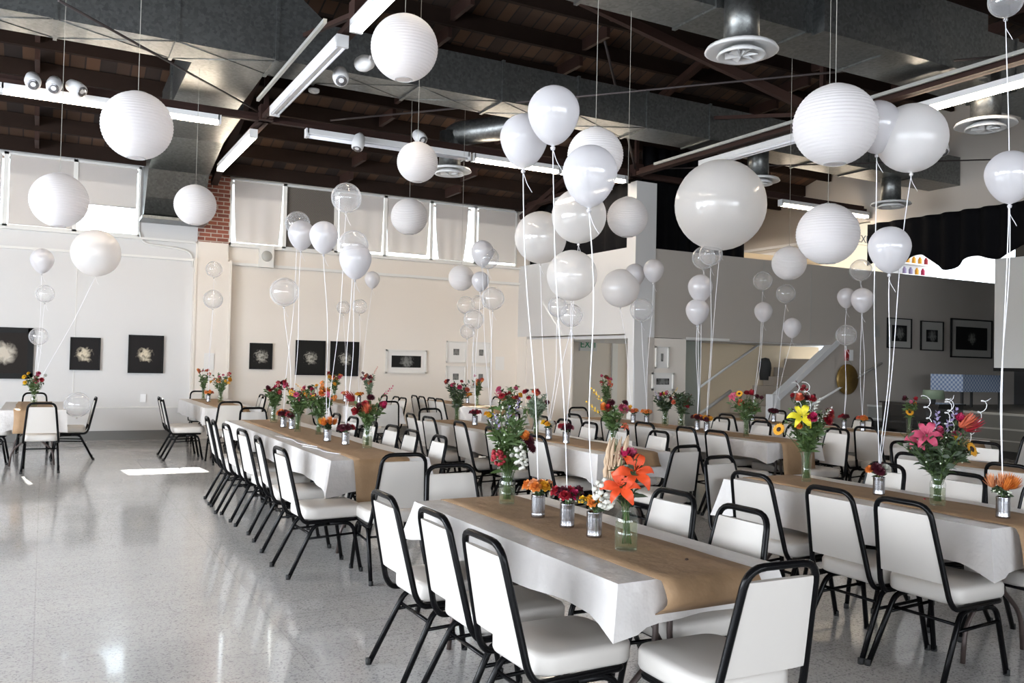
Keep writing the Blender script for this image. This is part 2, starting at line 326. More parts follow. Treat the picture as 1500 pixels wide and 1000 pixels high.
# clerestory windows
def window(n, x0, x1, blind_to, gaps=(.04, .04), dark=False, sag=0):
    w = MB(); t = .035
    w.box((x0, YB-.03, 3.57), (x0+t, YB+.12, 4.81)); w.box((x1-t, YB-.03, 3.57), (x1, YB+.12, 4.81))
    w.box((x0, YB-.03, 4.77), (x1, YB+.12, 4.81)); w.box((x0, YB-.03, 3.57), (x1, YB+.12, 3.61))
    root = struct(w.build('window_%d' % n, 'trim'))
    g = MB(); g.box((x0+t, YB+.08, 3.61), (x1-t, YB+.085, 4.77)); g.build('pane', 'glass', root)
    if dark:
        d = MB(); d.box((x0+t, YB+.03, 3.61), (x1-t, YB+.035, 4.77)); d.build('insect_screen', 'mesh', root)
    if blind_to is not None:
        s = MB(); N, K = 24, 12; vs = []; a, c = x0+gaps[0], x1-gaps[1]; zt = 4.79
        for i in range(N+1):
            for k in range(K+1):
                u, v = i/N, k/K; e = sag*v*v*.05
                xx = a+(c-a)*u+(e if u < .5 else -e)*abs(u-.5)*2
                vs.append((xx, YB-.012-.012*sin(u*17+n)*v*(1 if sag else .15), zt+(blind_to-zt)*v))
        s.add(vs, [(i*(K+1)+k, (i+1)*(K+1)+k, (i+1)*(K+1)+k+1, i*(K+1)+k+1) for i in range(N) for k in range(K)], True)
        s.build('roller_blind', 'blind', root)
        h = MB(); h.tube([(a, YB-.02, blind_to), (c, YB-.02, blind_to)], .008, 6); h.build('hem_bar', 'blind', root)
window(1, -1.65, -.64, 3.62, (.02, .06)); window(2, -.64, .39, 3.62, (.05, .03)); window(3, .39, 1.42, 4.07, (.03, .06))
for k in range(5): window(4+k, -2.66-1.01*k, -1.65-1.01*k, 3.62, (.03, .03))
xs = [2.95+1.0117*k for k in range(7)]
window(9, xs[0], xs[1], 3.63, (.07, .05), sag=1); window(10, xs[1], xs[2], None, dark=True); window(11, xs[2], xs[3], 3.66, (.05, .04), sag=.6)
window(12, xs[3], xs[4], 3.68, (.03, .05), sag=.8); window(13, xs[4], xs[5], 3.62, (.08, .17), sag=1.8); window(14, xs[5], xs[6], 3.66, (.07, .03))
# side and front walls (behind the camera), with big openings that let the daylight in
b = MB(); b.box((-7.4, -6, 0), (-7.2, 16.8, .9)); u_ = MB(); u_.box((-7.4, -6, 3.6), (-7.2, 16.8, 9.2)); struct(u_.build('wall_left_gable', 'wood_dark'))  # unseen upper wall made dark so the ducts reflect dark
for y0, y1 in ((-6, -4.5), (-1.2, -.6), (2.8, 3.4), (6.8, 7.4), (10.8, 16.8)): b.box((-7.4, y0, .9), (-7.2, y1, 3.6))
struct(b.build('wall_left', 'wall_cool'))
b = MB(); b.box((-7.4, -6.2, 0), (15.2, -6, 1.)); u_ = MB(); u_.box((-7.4, -6.2, 3.2), (15.2, -6, 8.8)); struct(u_.build('wall_front_gable', 'wood_dark'))  # upper front wall out of view, darkened to dim duct reflections and ceiling
for x0, x1 in ((-7.4, -5), (-1.5, -.8), (3, 3.7), (7.2, 15.2)): b.box((x0, -6.2, 1), (x1, -6, 3.2))
struct(b.build('wall_front', 'wall_cool'))
# mezzanine box with white side, grey face, parapet and white corner column
b = MB(); b.box((XM, YM+.2, 2.06), (XM+.14, YB, 3.6)); struct(b.build('wall_mezzanine_side', 'wall_cool'))
b = MB(); b.box((XM+.16, YM, 2.0), (26, YM+.14, 3.57)); b.box((14.02, YM, 0), (26, YM+.14, 2.0))
b.add([(12.43, YM, 0), (14.03, YM, 0), (14.03, YM, 2.0), (12.43, YM, .9), (12.43, YM+.14, 0), (14.03, YM+.14, 0), (14.03, YM+.14, 2.0), (12.43, YM+.14, .9)],
      [(0, 1, 2, 3), (4, 7, 6, 5), (0, 3, 7, 4), (3, 2, 6, 7), (2, 1, 5, 6), (1, 0, 4, 5)])
struct(b.build('wall_mezzanine', 'grey_wall'))
for i, x in enumerate((10.75, 12.03, 13.3, 15.2)):
    b = MB(); b.box((x, YM-.004, 2.02), (x+.012, YM, 3.55)); struct(b.build('trim_%d' % (30+i), 'grey_metal'))
b = MB(); b.box((XM-.1, YM-.02, 2.0), (XM+.34, YM+.16, 4.72)); b.box((XM-.1, YM-.02, 0), (XM+.2, YM+.16, 2.0)); b.box((XM-.06, YM+.14, 1.98), (XM+.16, YM+.3, 4.72)) ; col = struct(b.build('trim_40', 'wall_cool'))
b = MB(); b.box((XM+.2, YM-.018, 0), (XM+.34, YM+.16, 2.0)); struct(b.build('trim_41', 'grey_wall'))
b = MB(); b.box((XM+.1, YM+.15, 1.98), (XR, YB, 2.04)); struct(b.build('ceiling_under_mezzanine', 'wall_cool'))
b = MB(); b.box((XM+.3, YM-.004, 0), (10.17, YM+.12, 1.99)); struct(b.build('wall_picture_panel', 'wall'))
b = MB(); b.box((10.17, YM+.55, 0), (11.0, YM+.6, 2.)); struct(b.build('wall_green', 'greenwall'))
b = MB(); b.box((10.9, YM+1.3, 0), (15, YM+1.36, 3.9)); struct(b.build('wall_stair', 'cream'))
b = MB(); b.box((10.17, YM+.1, 0), (10.2, YM+.6, 2.)); b.box((10.17, YM-.006, 1.985), (11.2, YM+.02, 2.03)); struct(b.build('trim_42', 'trim'))
# recess under the mezzanine on the left
b = MB(); b.box((XM+.02, YB-2.2, 0), (XM+.05, YB, 2.0)) ; b.box((XM, YB-.4, 0), (XM+.3, YB, 2.06)); struct(b.build('trim_43', 'wall'))
b = MB(); b.box((9.7, YB-.5, 0), (15, YB-.44, 2.06)); struct(b.build('wall_recess', 'wall'))
d = MB(); d.box((11.72, YB-.56, 0), (11.84, YB-.5, 2.0)); d.box((12.5, YB-.56, 0), (12.6, YB-.5, 2.0)); d.box((11.72, YB-.56, 1.95), (12.6, YB-.5, 2.03)); dr = struct(d.build('door_1', 'yellowwood'))
d = MB(); d.box((11.84, YB-.53, 0), (12.5, YB-.5, 1.95)); d.build('opening', 'dark', dr)  # dark panel painted in for the unlit doorway
d = MB(); d.box((11.25, YB-.54, 0), (11.4, YB-.5, 2.06)); struct(d.build('trim_44', 'trim'))
# loft above the mezzanine: black drapes, back wall, side wall, parapet cap
def drape(name, p, q, z0, z1, waves, amp, m, zfun=None, parent=None):
    p, q = Vector(p), Vector(q); d = q-p; nrm = Vector((-d.y, d.x)).normalized(); N = waves*8; K = 8; vs = []
    for i in range(N+1):
        u = i/N; off = amp*sin(u*waves*2*pi)+amp*.4*sin(u*waves*5.1)
        base = p+d*u+nrm*off; lo = z0+(zfun(u) if zfun else 0)
        for k in range(K+1): vs.append((base.x, base.y, z1+(lo-z1)*k/K))
    mb = MB(); mb.add(vs, [(i*(K+1)+k, (i+1)*(K+1)+k, (i+1)*(K+1)+k+1, i*(K+1)+k+1) for i in range(N) for k in range(K)], True)
    o = mb.build(name, m, parent); md = o.modifiers.new('thickness', 'SOLIDIFY'); md.thickness = .01; return o
tag(drape('drape', (XM+.22, YB-.1), (XM+.22, YM+.3), 3.3, 4.85, 9, .03, 'blackcloth'), 'black drape hanging above the white side wall left of the corner column', 'curtain')
tag(drape('drape', (XM+.36, YM+.45), (11.95, YM+.45), 3.3, 5.5, 9, .03, 'blackcloth'), 'black drape hanging behind the grey parapet right of the corner column', 'curtain')
b = MB(); b.box((12.2, YB, 3.3), (17.4, YB+.1, 6)); struct(b.build('wall_loft_white', 'wall_cool'))
b = MB(); b.box((17.4, YB, 3.3), (21.3, YB+.1, 6)); struct(b.build('wall_loft_cream', 'cream'))
b = MB(); b.box((21.3, YB, 3.3), (23.3, YB+.1, 6)); b.box((23.3, YB, 3.3), (27, YB+.1, 4.05)); b.box((23.3, YB, 4.95), (27, YB+.1, 6)); b.box((24.9, YB, 4.05), (25.05, YB+.1, 4.95)); b.box((26.7, YB, 4.05), (27., YB+.1, 4.95)); struct(b.build('wall_loft_right', 'wall_cool'))
b = MB(); b.box((15.1, -6, 8.6), (20.2, YM+.1, 8.7)); struct(b.build('ceiling_stage', 'dark'))  # unseen, added to keep sky light off the stage
b = MB(); b.box((15.15, YM+.05, 6.0), (20.2, YM+.12, 8.7)); struct(b.build('wall_stage_upper', 'dark'))
b = MB(); b.box((15.15, YM, 6.0), (27, YB+.1, 6.1)); struct(b.build('ceiling_loft', 'wall_cool'))
b = MB(); b.box((XR-.02, 13.9, 3.36), (XR, YB, 4.22)); b.box((XR-.04, 13.9, 4.3), (XR, YB, 4.36)); struct(b.build('trim_52', 'wall_cool'))
b = MB(); b.box((XM+.3, YM+.14, 3.3), (27, YB, 3.36)); struct(b.build('floor_loft', 'ply'))
b = MB(); b.box((XR, 13.9, 3.36), (XR+.15, YB, 6)); b.box((XR, YM, 4.6), (XR+.15, 13.9, 6.5)); struct(b.build('wall_loft_side', 'grey_wall'))
text('EXIT', .3, 'sign_black', struct(MB().box((19.7, YB-.03, 5.0), (20.5, YB-.005, 5.3)).build('trim_50', 'cream')), (20.1, YB-.035, 5.15), (pi/2, 0, 0))
# right wall over the stage opening
b = MB(); b.box((XR, -6, 4.5), (XR+.15, YM, 9.2)); b.box((XR, -6, 0), (XR+.15, 2.2, 4.5)); struct(b.build('wall_right', 'grey_wall'))
b = MB(); b.box((20, -6, 0), (20.15, YM, 9)); b.box((XR, 2.0, 0), (20, 2.2, 7)); struct(b.build('wall_stage_back', 'dark'))
# stage
b = MB(); b.box((XR, 2.2, 0), (20, YM, .78)); st = struct(b.build('floor_stage', 'stage'))
b = MB(); b.box((XR-.03, 2.2, .76), (XR, YM, .80)); b.box((XR-.02, 2.2, .50), (XR, YM, .53)); b.box((XR-.015, 2.2, .30), (XR, YM, .32)); struct(b.build('trim_51', 'grey_metal'))
b = MB(); b.box((XR-.01, 2.2, 0), (XR, YM, .13)); struct(b.build('baseboard_stage', 'dark'))
def jag(u): return .14*sin(u*23)*abs(sin(u*9))+.1*sin(u*61)-.10*u
tag(drape('stage_valance', (XR-.06, YM+.02), (XR-.06, 2.3), 3.66, 4.52, 26, .04, 'blackcloth', jag), 'black ragged-edged valance curtain hanging over the stage opening', 'curtain')
b = MB(); b.box((XR+.02, 6.3, 1.6), (XR+.035, 9.53, 3.56)); t = b.build('projection_screen', 'screen'); tag(t, 'pale pull-down projection screen hanging in the stage opening', 'screen')
b = MB(); b.box((XR+.0, 6.3, 1.54), (XR+.05, 9.53, 1.6)); b.build('weight_bar', 'frame_black', t)

# wall behind the loft shelf things
t = tag(empty('wall_shelf', (22.0, YB-.15, 4.25)), 'white shelf of coloured jars glimpsed over the mezzanine parapet', 'shelf')
b = MB(); b.box((-.6, -.12, 0), (.7, .14, .03)); b.box((-.6, -.12, .32), (.7, .14, .35)); b.build('board', 'white_metal', t)
rnd = random.Random(5)
for i in range(9):
    c = rnd.choice(['f_red', 'f_orange', 'f_lavender', 'white', 'f_magenta', 'f_gold']); x = 21.5+.135*i
    o = MB().lathe([(.05, 0), (.055, .02), (.055, .15), (.03, .18), (.03, .21)], 10).build('paint_jar', c, None, (x, YB-.15, 4.283 if i % 2 else 4.603))
    tag(o, 'small coloured jar on the white shelf seen over the mezzanine parapet', 'jar', 'jars on the loft shelf')

# stairs: newel, stringer cap, handrails, steps
s = empty('staircase', (12.4, YM, 0)); tag(s, 'white-capped staircase rising to the right into the grey mezzanine wall', 'stairs')
b = MB(); b.box((-.1, -.02, 0), (.1, .16, 1.0)); b.build('newel_post', 'white_metal', s)
b = MB(); b.bar((.05, .06, .93), (1.68, .06, 2.06), .2, .1); b.build('stringer_cap', 'white_metal', s)
for k in range(9):
    b = MB(); b.box((-.9+.3*k, .2, -.0), (-.6+.3*k, 1.25, .19*(k+1))); b.build('step', 'ply', s)
b = MB(); b.tube([(-1.0, 1.22, 1.0), (.75, 1.22, 2.0)], .025, 8); b.build('handrail', 'white_metal', s)
b = MB(); b.tube([(-1.5, 1.24, .15), (.0, 1.24, 1.02)], .035, 6); b.build('skirting_rail', 'white_metal', s)
t = MB().tube([(12.95, YM-.08, .66), (15.3, YM-.08, 1.66)], .024, 8).build('wall_handrail', 'white_metal'); tag(t, 'thin white handrail slanting up the grey wall behind the brass gong', 'handrail')
for px in (13.3, 15.0):
    MB().tube([(px, YM-.08, .66+(px-12.95)*.4255), (px, YM, .6+(px-12.95)*.4255)], .012, 6).build('bracket', 'white_metal', t)
g = tag(empty('gong', (14.3, YM-.1, 1.31)), 'round brass gong hanging on the grey wall beside the stairs', 'gong')
o = MB().lathe([(.0, .03), (.09, .03), (.11, .015), (.28, .0), (.31, -.03), (.31, -.045), (.0, -.045)], 36).build('disc', 'gold', g); o.rotation_euler = (pi/2, 0, 0)
MB().tube([(-.1, 0, .28), (0, .06, .45), (.1, 0, .28)], .006, 6).build('cord', 'string', g)
a = tag(empty('fire_alarm', (14.38, YM-.02, 1.8)), 'small red and white fire alarm above the brass gong', 'alarm')
MB().box((-.1, -.03, -.11), (-.02, .02, .11)).build('pull_box', 'red', a); MB().box((-.02, -.03, -.11), (.1, .02, .11)).build('strobe', 'white', a)
MB().box((15.15, YM-.02, 2.2), (15.3, YM, 2.45)).build('wall_vent', 'grey_metal')['label'] = 'small grey wall plate above the handrail'
bpy.data.objects['wall_vent']['category'] = 'vent'
h = tag(empty('hat', (13.3, YM+1.2, 1.5)), 'dark hat-shaped wall ornament in the stairwell', 'hat')
MB().lathe([(0, .22), (.08, .2), (.12, .1), (.13, 0), (.1, -.25), (.0, -.25)], 16).build('crown', 'dark', h)
# no smoking sign, thermostat, exit sign
sg = tag(empty('sign', (10.34, YM+.52, 1.54)), 'black no-smoking sign with white symbol on the pale green wall', 'sign')
MB().box((-.12, -.01, -.17), (.12, .01, .17)).build('plate', 'sign_black', sg)
o = MB(); o.tube([(.07*cos(k*pi/12), -.014, .04+.07*sin(k*pi/12)) for k in range(24)], .008, 6, closed=True); o.bar((-.05, -.014, .09), (.05, -.014, -.01), .012, .006); o.bar((-.05, -.014, .035), (.05, -.014, .035), .006, .014); o.build('symbol', 'white', sg)
text('NO SMOKING', .035, 'white', sg, (0, -.014, -.105), (pi/2, 0, 0))
t = tag(empty('thermostat', (10.5, YM+.53, 1.12)), 'white thermostat below the no-smoking sign', 'thermostat'); MB().box((-.06, -.02, -.08), (.06, .02, .08)).build('cover', 'white', t); MB().box((-.2, -.015, -.03), (-.1, .02, .08)).build('sensor', 'white', t)
e = tag(empty('exit_sign', (10.55, YB-.56, 1.93)), 'white exit sign with green letters under the mezzanine', 'sign')
MB().box((-.2, -.03, -.14), (.24, .03, .14)).build('plate', 'white_metal', e); text('EXIT', .22, 'exit_green', e, (.02, -.04, 0), (pi/2, 0, 0))
o = tag(MB().box((.0, YB-.03, 0), (.09, YB, .14)).build('outlet', 'white', None, (1.52, 0, .66)), 'small white outlet plate low on the left wall', 'outlet')
sp = tag(empty('wall_speaker', (3.62, YB-.09, 3.37)), 'white wall speaker below the first shaded window', 'speaker')
MB().box((-.13, -.06, -.19), (.13, .06, .19)).build('cabinet', 'trim', sp)
o = MB().lathe([(0, .012), (.085, .012), (.1, 0), (.1, -.01), (0, -.01)], 20).build('grille', 'grey_metal', sp, (0, -.065, .02)); o.rotation_euler = (pi/2, 0, 0)
# framed pictures
def picture(x0, x1, z0, z1, y, frame, inner, label, border=.03, matw=0., matm='matboard'):
    cx, cz, w, h = (x0+x1)/2, (z0+z1)/2, (x1-x0)/2, (z1-z0)/2
    t = tag(empty('framed_picture', (cx, y, cz)), label, 'picture')
    f = MB(); f.box((-w, -.035, -h), (w, 0, -h+border)); f.box((-w, -.035, h-border), (w, 0, h)); f.box((-w, -.035, -h), (-w+border, 0, h)); f.box((w-border, -.035, -h), (w, 0, h)); f.build('frame', frame, t)
    if matw: MB().box((-w+border, -.012, -h+border), (w-border, -.004, h-border)).build('mat_board', matm, t)
    q = border+matw; MB().box((-w+q, -.02, -h+q), (w-q, -.013, h-q)).build('print', inner, t); return t
picture(-1.02, -.15, 1.05, 1.9, YB-.01, 'frame_black', 'art_a', 'large dark picture at the left edge with pale blossom shape and wide frame', .09)
picture(.39, .86, 1.21, 1.77, YB-.01, 'frame_black', 'art_b', 'smaller black-framed picture of a pale figure, left of its pair', .02)
picture(1.3, 1.88, 1.17, 1.84, YB-.01, 'frame_black', 'art_b', 'larger black-framed picture of a pale figure nearest the pilaster', .025)
picture(3.38, 3.8, 1.27, 1.76, YB-.01, 'frame_black', 'art_c', 'small black-framed picture with a bright window shape, right of the pilaster', .02)
picture(4.24, 4.82, 1.17, 1.84, YB-.01, 'frame_black', 'art_c', 'left one of two square black smoky pictures behind the flowers', .025)
picture(4.92, 5.5, 1.16, 1.84, YB-.01, 'frame_black', 'art_c', 'right one of two square black smoky pictures behind the flowers', .025)
picture(6.07, 6.95, 1.23, 1.71, YB-.01, 'frame_white', 'art_grey', 'wide white-framed landscape photograph in the middle of the wall', .03, .09)
picture(7.4, 7.85, 1.47, 1.92, YB-.01, 'frame_white', 'art_grey', 'upper left picture of four small white-framed ones by the corner', .02, .14)
picture(8.0, 8.42, 1.47, 1.92, YB-.01, 'frame_white', 'art_grey', 'upper right picture of four small white-framed ones by the corner', .02, .14)
picture(7.4, 7.85, .95, 1.4, YB-.01, 'frame_white', 'art_grey', 'lower left picture of four small white-framed ones by the corner', .02, .14)
picture(8.0, 8.42, .95, 1.4, YB-.01, 'frame_white', 'art_grey', 'lower right picture of four small white-framed ones by the corner', .02, .14)
tag(MB().box((8.57, YB-.012, 1.33), (8.78, YB-.002, 1.62)).build('wall_text_card', 'matboard'), 'plain white text card beside the four small pictures', 'card')
tag(MB().box((2.55, YB-.175, 1.25), (2.72, YB-.165, 1.55)).build('wall_notice', 'matboard'), 'pale paper notice on the pilaster', 'notice')
picture(9.25, 9.66, 1.22, 1.7, YB-.42, 'frame_white', 'art_grey', 'white-framed picture just under the mezzanine edge at the corner', .02, .13)
picture(9.47, 9.76, 1.46, 1.84, YM-.01, 'frame_white', 'art_grey', 'upper small white-framed picture right of the white column', .02, .1)
picture(9.4, 9.88, 1.07, 1.38, YM-.01, 'frame_white', 'art_grey', 'lower wide white-framed picture right of the white column', .03, .07)
picture(15.53, 16.3, 1.98, 2.62, YM-.01, 'frame_black', 'art_grey', 'leftmost black-framed photograph on the grey stage wall', .02, .13, 'grey_mat')
picture(16.6, 17.36, 1.96, 2.6, YM-.01, 'frame_black', 'art_grey', 'middle narrow black-framed photograph on the grey stage wall', .02, .17, 'grey_mat')
picture(17.62, 19.1, 1.83, 2.7, YM-.01, 'frame_black', 'art_grey', 'largest black-framed photograph on the grey stage wall', .03, .15, 'grey_mat')
# piano by the stage, checked table on it
p = tag(empty('piano', (12.25, 8.95, 0), -pi/2), 'black upright piano standing in front of the stage', 'piano')
MB().box((-.5, -.3, .0), (.5, .3, .99)).build('body', 'piano', p); MB().box((-.53, -.33, .99), (.53, .33, 1.015)).build('lid', 'piano', p)
MB().box((-.5, -.5, .6), (.5, -.3, .7)).build('keyboard_shelf', 'piano', p)
for sx in (-.45, .45): MB().box((sx-.05, -.54, 0), (sx+.05, -.46, .62)).build('leg', 'piano', p)
o = MB().lathe([(.17, 0), (.15, .13), (.15, .14)], 16); o.build('lamp_shade', 'leaf_silver', None, (12.25, 8.75, 1.08)); o = bpy.data.objects['lamp_shade']; o.name = 'shade_lamp'
tag(o, 'grey-green lamp standing on the black piano', 'lamp'); MB().tube([(0, 0, -.065), (0, 0, .1)], .03, 8).build('stand', 'dark', o)
t = tag(empty('checked_table', (16.45, 11.0, .78)), 'table with blue checked cloth standing on the dark stage', 'table')
MB().box((-.65, -.35, .34), (.65, .35, .68)).build('cloth', 'check', t)
for sx in (-.6, .6):
    for sy in (-.3, .3): MB().box((sx-.02, sy-.02, 0), (sx+.02, sy+.02, .4)).build('leg', 'dark', t)
# loft furniture
t = tag(empty('loft_table', (13.3, 14.3, 3.36)), 'pale wooden table behind the mezzanine parapet', 'table')
MB().box((-.5, -.3, .45), (.5, .3, .48)).build('tabletop', 'cream', t)
for sx in (-.46, .46):
    for sy in (-.26, .26): MB().box((sx-.015, sy-.015, 0), (sx+.015, sy+.015, .46)).build('leg', 'grey_metal', t)

# ------------------------------------------------------------------ roof steel, ducts, lights
def truss(x, label):
    t = tag(empty('roof_truss', (x, 0, 4.8)), label, 'truss', 'red-brown steel trusses under the roof')
    MB().box((-.07, -5.9, 0), (.07, 16.5, .06)).box((-.01, -5.9, .0), (.01, 16.5, .12)).build('bottom_chord', 'rust', t)
    m = MB()
    for y0, y1 in ((16.3, YR), (YR, -5.9)): m.bar((0, y0, roof(y0)-5.1), (0, y1, roof(y1)-5.1), .12, .1)
    m.build('top_chord', 'rust', t); ys = [12.2, 8.1, 4.0, 0, -3.5]
    for i, y in enumerate(ys):
        MB().bar((0, y, .1), (0, y, roof(y)-5.15), .06).build('post', 'rust', t)
        if y < 12: MB().bar((0, y, .1), (0, ys[i-1] if i < 3 else y-3.4, (roof(ys[i-1]) if i < 3 else roof(y-3.4))-5.15), .05).build('diagonal', 'rust', t)
        MB().box((-.09, y-.09, -.01), (.09, y+.09, .2)).build('gusset', 'rust', t)
truss(2.62, 'roof truss crossing above the left long table'); truss(9.0, 'roof truss crossing above the white corner column'); 
t = tag(empty('tie_beam', (0, 12.25, 4.79)), 'thin brown steel tie running across the hall parallel to the window wall', 'beam')
MB().box((-7.1, -.04, 0), (14.9, .04, .05)).build('angle', 'rust', t); MB().box((-7.1, .03, .05), (14.9, .04, .12)).build('upstand', 'rust', t)
def rod(p, q, r, label, m='steel'): tag(MB().tube([p, q], r, 8).build('tie_rod', m), label, 'rod')
rod((0.02, 8.6, 4.62), (2.5, 12.15, 4.9), .014, 'dark diagonal tie rod crossing in front of the left duct')
rod((3.6, 12.4, 5.0), (9.6, 5.5, 5.05), .014, 'long thin tie rod below the main duct towards the right')
rod((7.1, 10.5, 6.35), (9.0, 12.2, 4.85), .02, 'steep rod coming down to the top of the white column')
rod((9.1, 12.1, 4.92), (13.2, 8.4, 4.9), .012, 'thin rod reaching right from the white column top')
rod((-.9, 16.45, 4.84), (8.9, 16.45, 4.82), .012, 'thin pipe running above the shaded windows')
t = tag(MB().bar((5.0, 8.0, 5.55), (8.9, 8.0, 4.85), .07, .11).build('roof_brace', 'rust'), 'reddish sloping steel brace behind the big air diffuser', 'beam')
t = tag(MB().bar((-3, 12.2, 7.2), (9, 8.2, 6.3), .08, .12).build('roof_brace', 'rust'), 'long dark brown brace high under the roof planks', 'beam')
t = tag(MB().bar((6.2, 9.3, 6.35), (7.0, 8.9, 6.75), .1, .03).build('roof_board', 'cream'), 'short pale board wedged among the dark rafters', 'board')
# ducts
t = tag(empty('air_duct', (0, 0, 0)), 'long rectangular galvanised duct crossing the hall below the roof', 'duct')
m = MB(); m.box((2.9, 10.2, 5.0), (14.99, 10.85, 5.53)); m.build('trunk', 'galv', t)
m = MB(); m.add([(2.9, 10.2, 5.0), (2.9, 10.85, 5.0), (2.9, 10.85, 5.53), (2.9, 10.2, 5.53), (2.3, 10.2, 5.0), (2.3, 10.85, 5.0), (2.3, 10.85, 6.0), (2.3, 10.2, 6.0)], [(0, 1, 5, 4), (1, 2, 6, 5), (2, 3, 7, 6), (3, 0, 4, 7)]); m.build('reducer', 'galv', t)
m = MB(); m.box((-7.1, 10.2, 5.0), (2.3, 10.85, 6.0)); m.build('trunk', 'galv', t)
for x in (-6, -4.8, -3.6, -2.4, -1.2, 0, 1.2, 2.3, 2.9, 4.1, 5.3, 6.5, 7.7, 8.9, 10.1, 11.3, 12.5, 13.7):
    h = 6.0 if x < 2.6 else 5.53; m = MB(); m.box((x-.02, 10.18, 4.98), (x+.02, 10.87, h+.02)); m.build('seam', 'galv', t)
for i, x in enumerate((-1.2, 0, 1.2, 2.9, 4.1, 5.3, 6.5)):     # crossed stiffening creases pressed into the bottom
    m = MB(); m.tube([(x+.03, 10.22, 4.998), (x+1.17, 10.83, 4.998)], .006, 4); m.tube([(x+.03, 10.83, 4.998), (x+1.17, 10.22, 4.998)], .006, 4); m.build('crease', 'galv', t)
t = tag(empty('branch_duct', (0, 0, 0)), 'wide galvanised branch duct bending down to the wall beside the brick', 'duct')
def prism(mb, x0, x1, yz):
    n = len(yz); mb.add([(x, y, z) for x in (x0, x1) for y, z in yz], [tuple(range(n-1, -1, -1)), tuple(n+k for k in range(n))]+[(k, (k+1) % n, n+(k+1) % n, n+k) for k in range(n)])
m = MB(); prism(m, 1.45, 2.3, [(10.8, 5.02), (12.75, 4.98), (12.75, 5.5), (10.8, 5.62)]); m.build('upper_run', 'galv', t)
m = MB(); prism(m, 1.45, 2.42, [(12.75, 4.98), (14.3, 4.9), (15.6, 4.62), (15.95, 4.2), (16.2, 3.95), (16.5, 3.88), (16.5, 4.8), (16.3, 5.0), (15.9, 5.05), (14.3, 5.45), (12.75, 5.5)]); m.build('elbow', 'galv', t)
m = MB(); m.box((1.4, 15.9, 3.83), (2.48, 16.5, 3.88)); m.build('outlet_lip', 'galv', t); m = MB(); m.box((1.42, 12.7, 4.95), (2.33, 12.8, 5.53)); m.build('flange', 'galv', t)
t = tag(empty('round_duct', (0, 0, 0)), 'round galvanised elbow duct feeding the far ceiling diffuser', 'duct')
m = MB(); m.tube(fil([(6.7, 10.8, 5.15), (6.2, 11.6, 5.12), (5.6, 12.5, 5.1), (5.6, 12.5, 4.7)], .3, 8), .19, 20); m.build('pipe', 'galv', t)
t = tag(empty('air_duct', (0, 0, 0)), 'nearer rectangular galvanised duct crossing the upper right corner', 'duct')
m = MB(); m.box((3.4, 6.35, 4.98), (14.99, 6.98, 5.6)); m.build('trunk', 'galv', t)
m = MB(); m.box((6.9, 6.2, 4.96), (9.6, 6.36, 5.7)); m.build('offset_box', 'galv', t)
for x in (4.4, 5.6, 6.8, 8.0, 9.2, 10.4, 11.6, 12.8): m = MB(); m.box((x-.02, 6.33, 4.96), (x+.02, 7.0, 5.62)); m.build('seam', 'galv', t)
# ceiling diffusers
def diffuser():
    t = empty('air_diffuser'); MB().lathe([(.17, .06), (.17, .62)], 20).build('collar', 'galv', t)
    MB().lathe([(.165, .07), (.33, .035), (.35, 0), (.325, -.005), (.2, .03), (.165, .05)], 28).build('outer_cone', 'white_metal', t)
    MB().lathe([(.13, .03), (.22, -.02), (.235, -.05), (.21, -.05), (.13, .0)], 28).build('inner_ring', 'white_metal', t)
    for k in range(6):
        a = k*pi/3; m = MB(); m.add([(0, 0, .02), (.16*cos(a), .16*sin(a), -.05), (.16*cos(a+.5), .16*sin(a+.5), -.02), (.02*cos(a), .02*sin(a), -.05)], [(0, 1, 2), (0, 3, 1), (3, 2, 1), (0, 2, 3)]); m.build('vane', 'white_metal', t)
    return t
df = diffuser()
dl = [((5.82, 6.24, 4.55), 'large round white ceiling diffuser at the top right of centre'), ((10.0, 6.48, 4.52), 'round white diffuser beside the round white balloon, upper right edge'), ((10.1, 10.4, 4.53), 'round white diffuser just above the huge white balloon'),
      ((13.45, 10.5, 4.52), 'round white diffuser above the black stage curtain'), ((5.55, 12.45, 4.5), 'round white diffuser under the round elbow duct behind a lantern')]
for i, (l, s) in enumerate(dl):
    o = df if i == 0 else copy_tree(df); o.location = l; tag(o, s, 'vent', 'round ceiling diffusers')
# fluorescent fixtures
def fixture(p, q, lit, label, w=.11):
    p, q = Vector(p), Vector(q); L = (q-p).length; t = empty('fluorescent_light', tuple((p+q)/2), math.atan2((q-p).y, (q-p).x)); tag(t, label, 'light', 'fluorescent strips along the roof steel')
    m = MB(); m.box((-L/2, -w/2, 0), (L/2, w/2, .07)); m.add([(-L/2, -w/2, 0), (L/2, -w/2, 0), (L/2, -.02, -.03), (-L/2, -.02, -.03), (L/2, .02, -.03), (-L/2, .02, -.03), (L/2, w/2, 0), (-L/2, w/2, 0)], [(0, 1, 2, 3), (3, 2, 4, 5), (5, 4, 6, 7)]); m.build('housing', 'white_metal', t)
    for s in (-1, 1): MB().tube([(-L/2+.03, s*.04, -.035), (L/2-.03, s*.04, -.035)], .016, 8).build('lamp_tube', 'tube_on' if lit else 'tube_off', t)
    for s in (-1, 1): MB().box((s*L/2-.02, -w/2, -.055), (s*L/2+.02, w/2, .07)).build('end_cap', 'white_metal', t)
zf = 4.7
fixture((-4.6, 12.2, zf), (-2.2, 12.2, zf), True, 'lit fluorescent strip beyond the left edge of the hall')
fixture((-.55, 12.2, zf), (.75, 12.2, zf), True, 'lit fluorescent strip at the upper left behind the three spotlights')
fixture((.78, 12.2, zf), (2.0, 12.2, zf), True, 'lit fluorescent strip passing behind the left paper lantern')
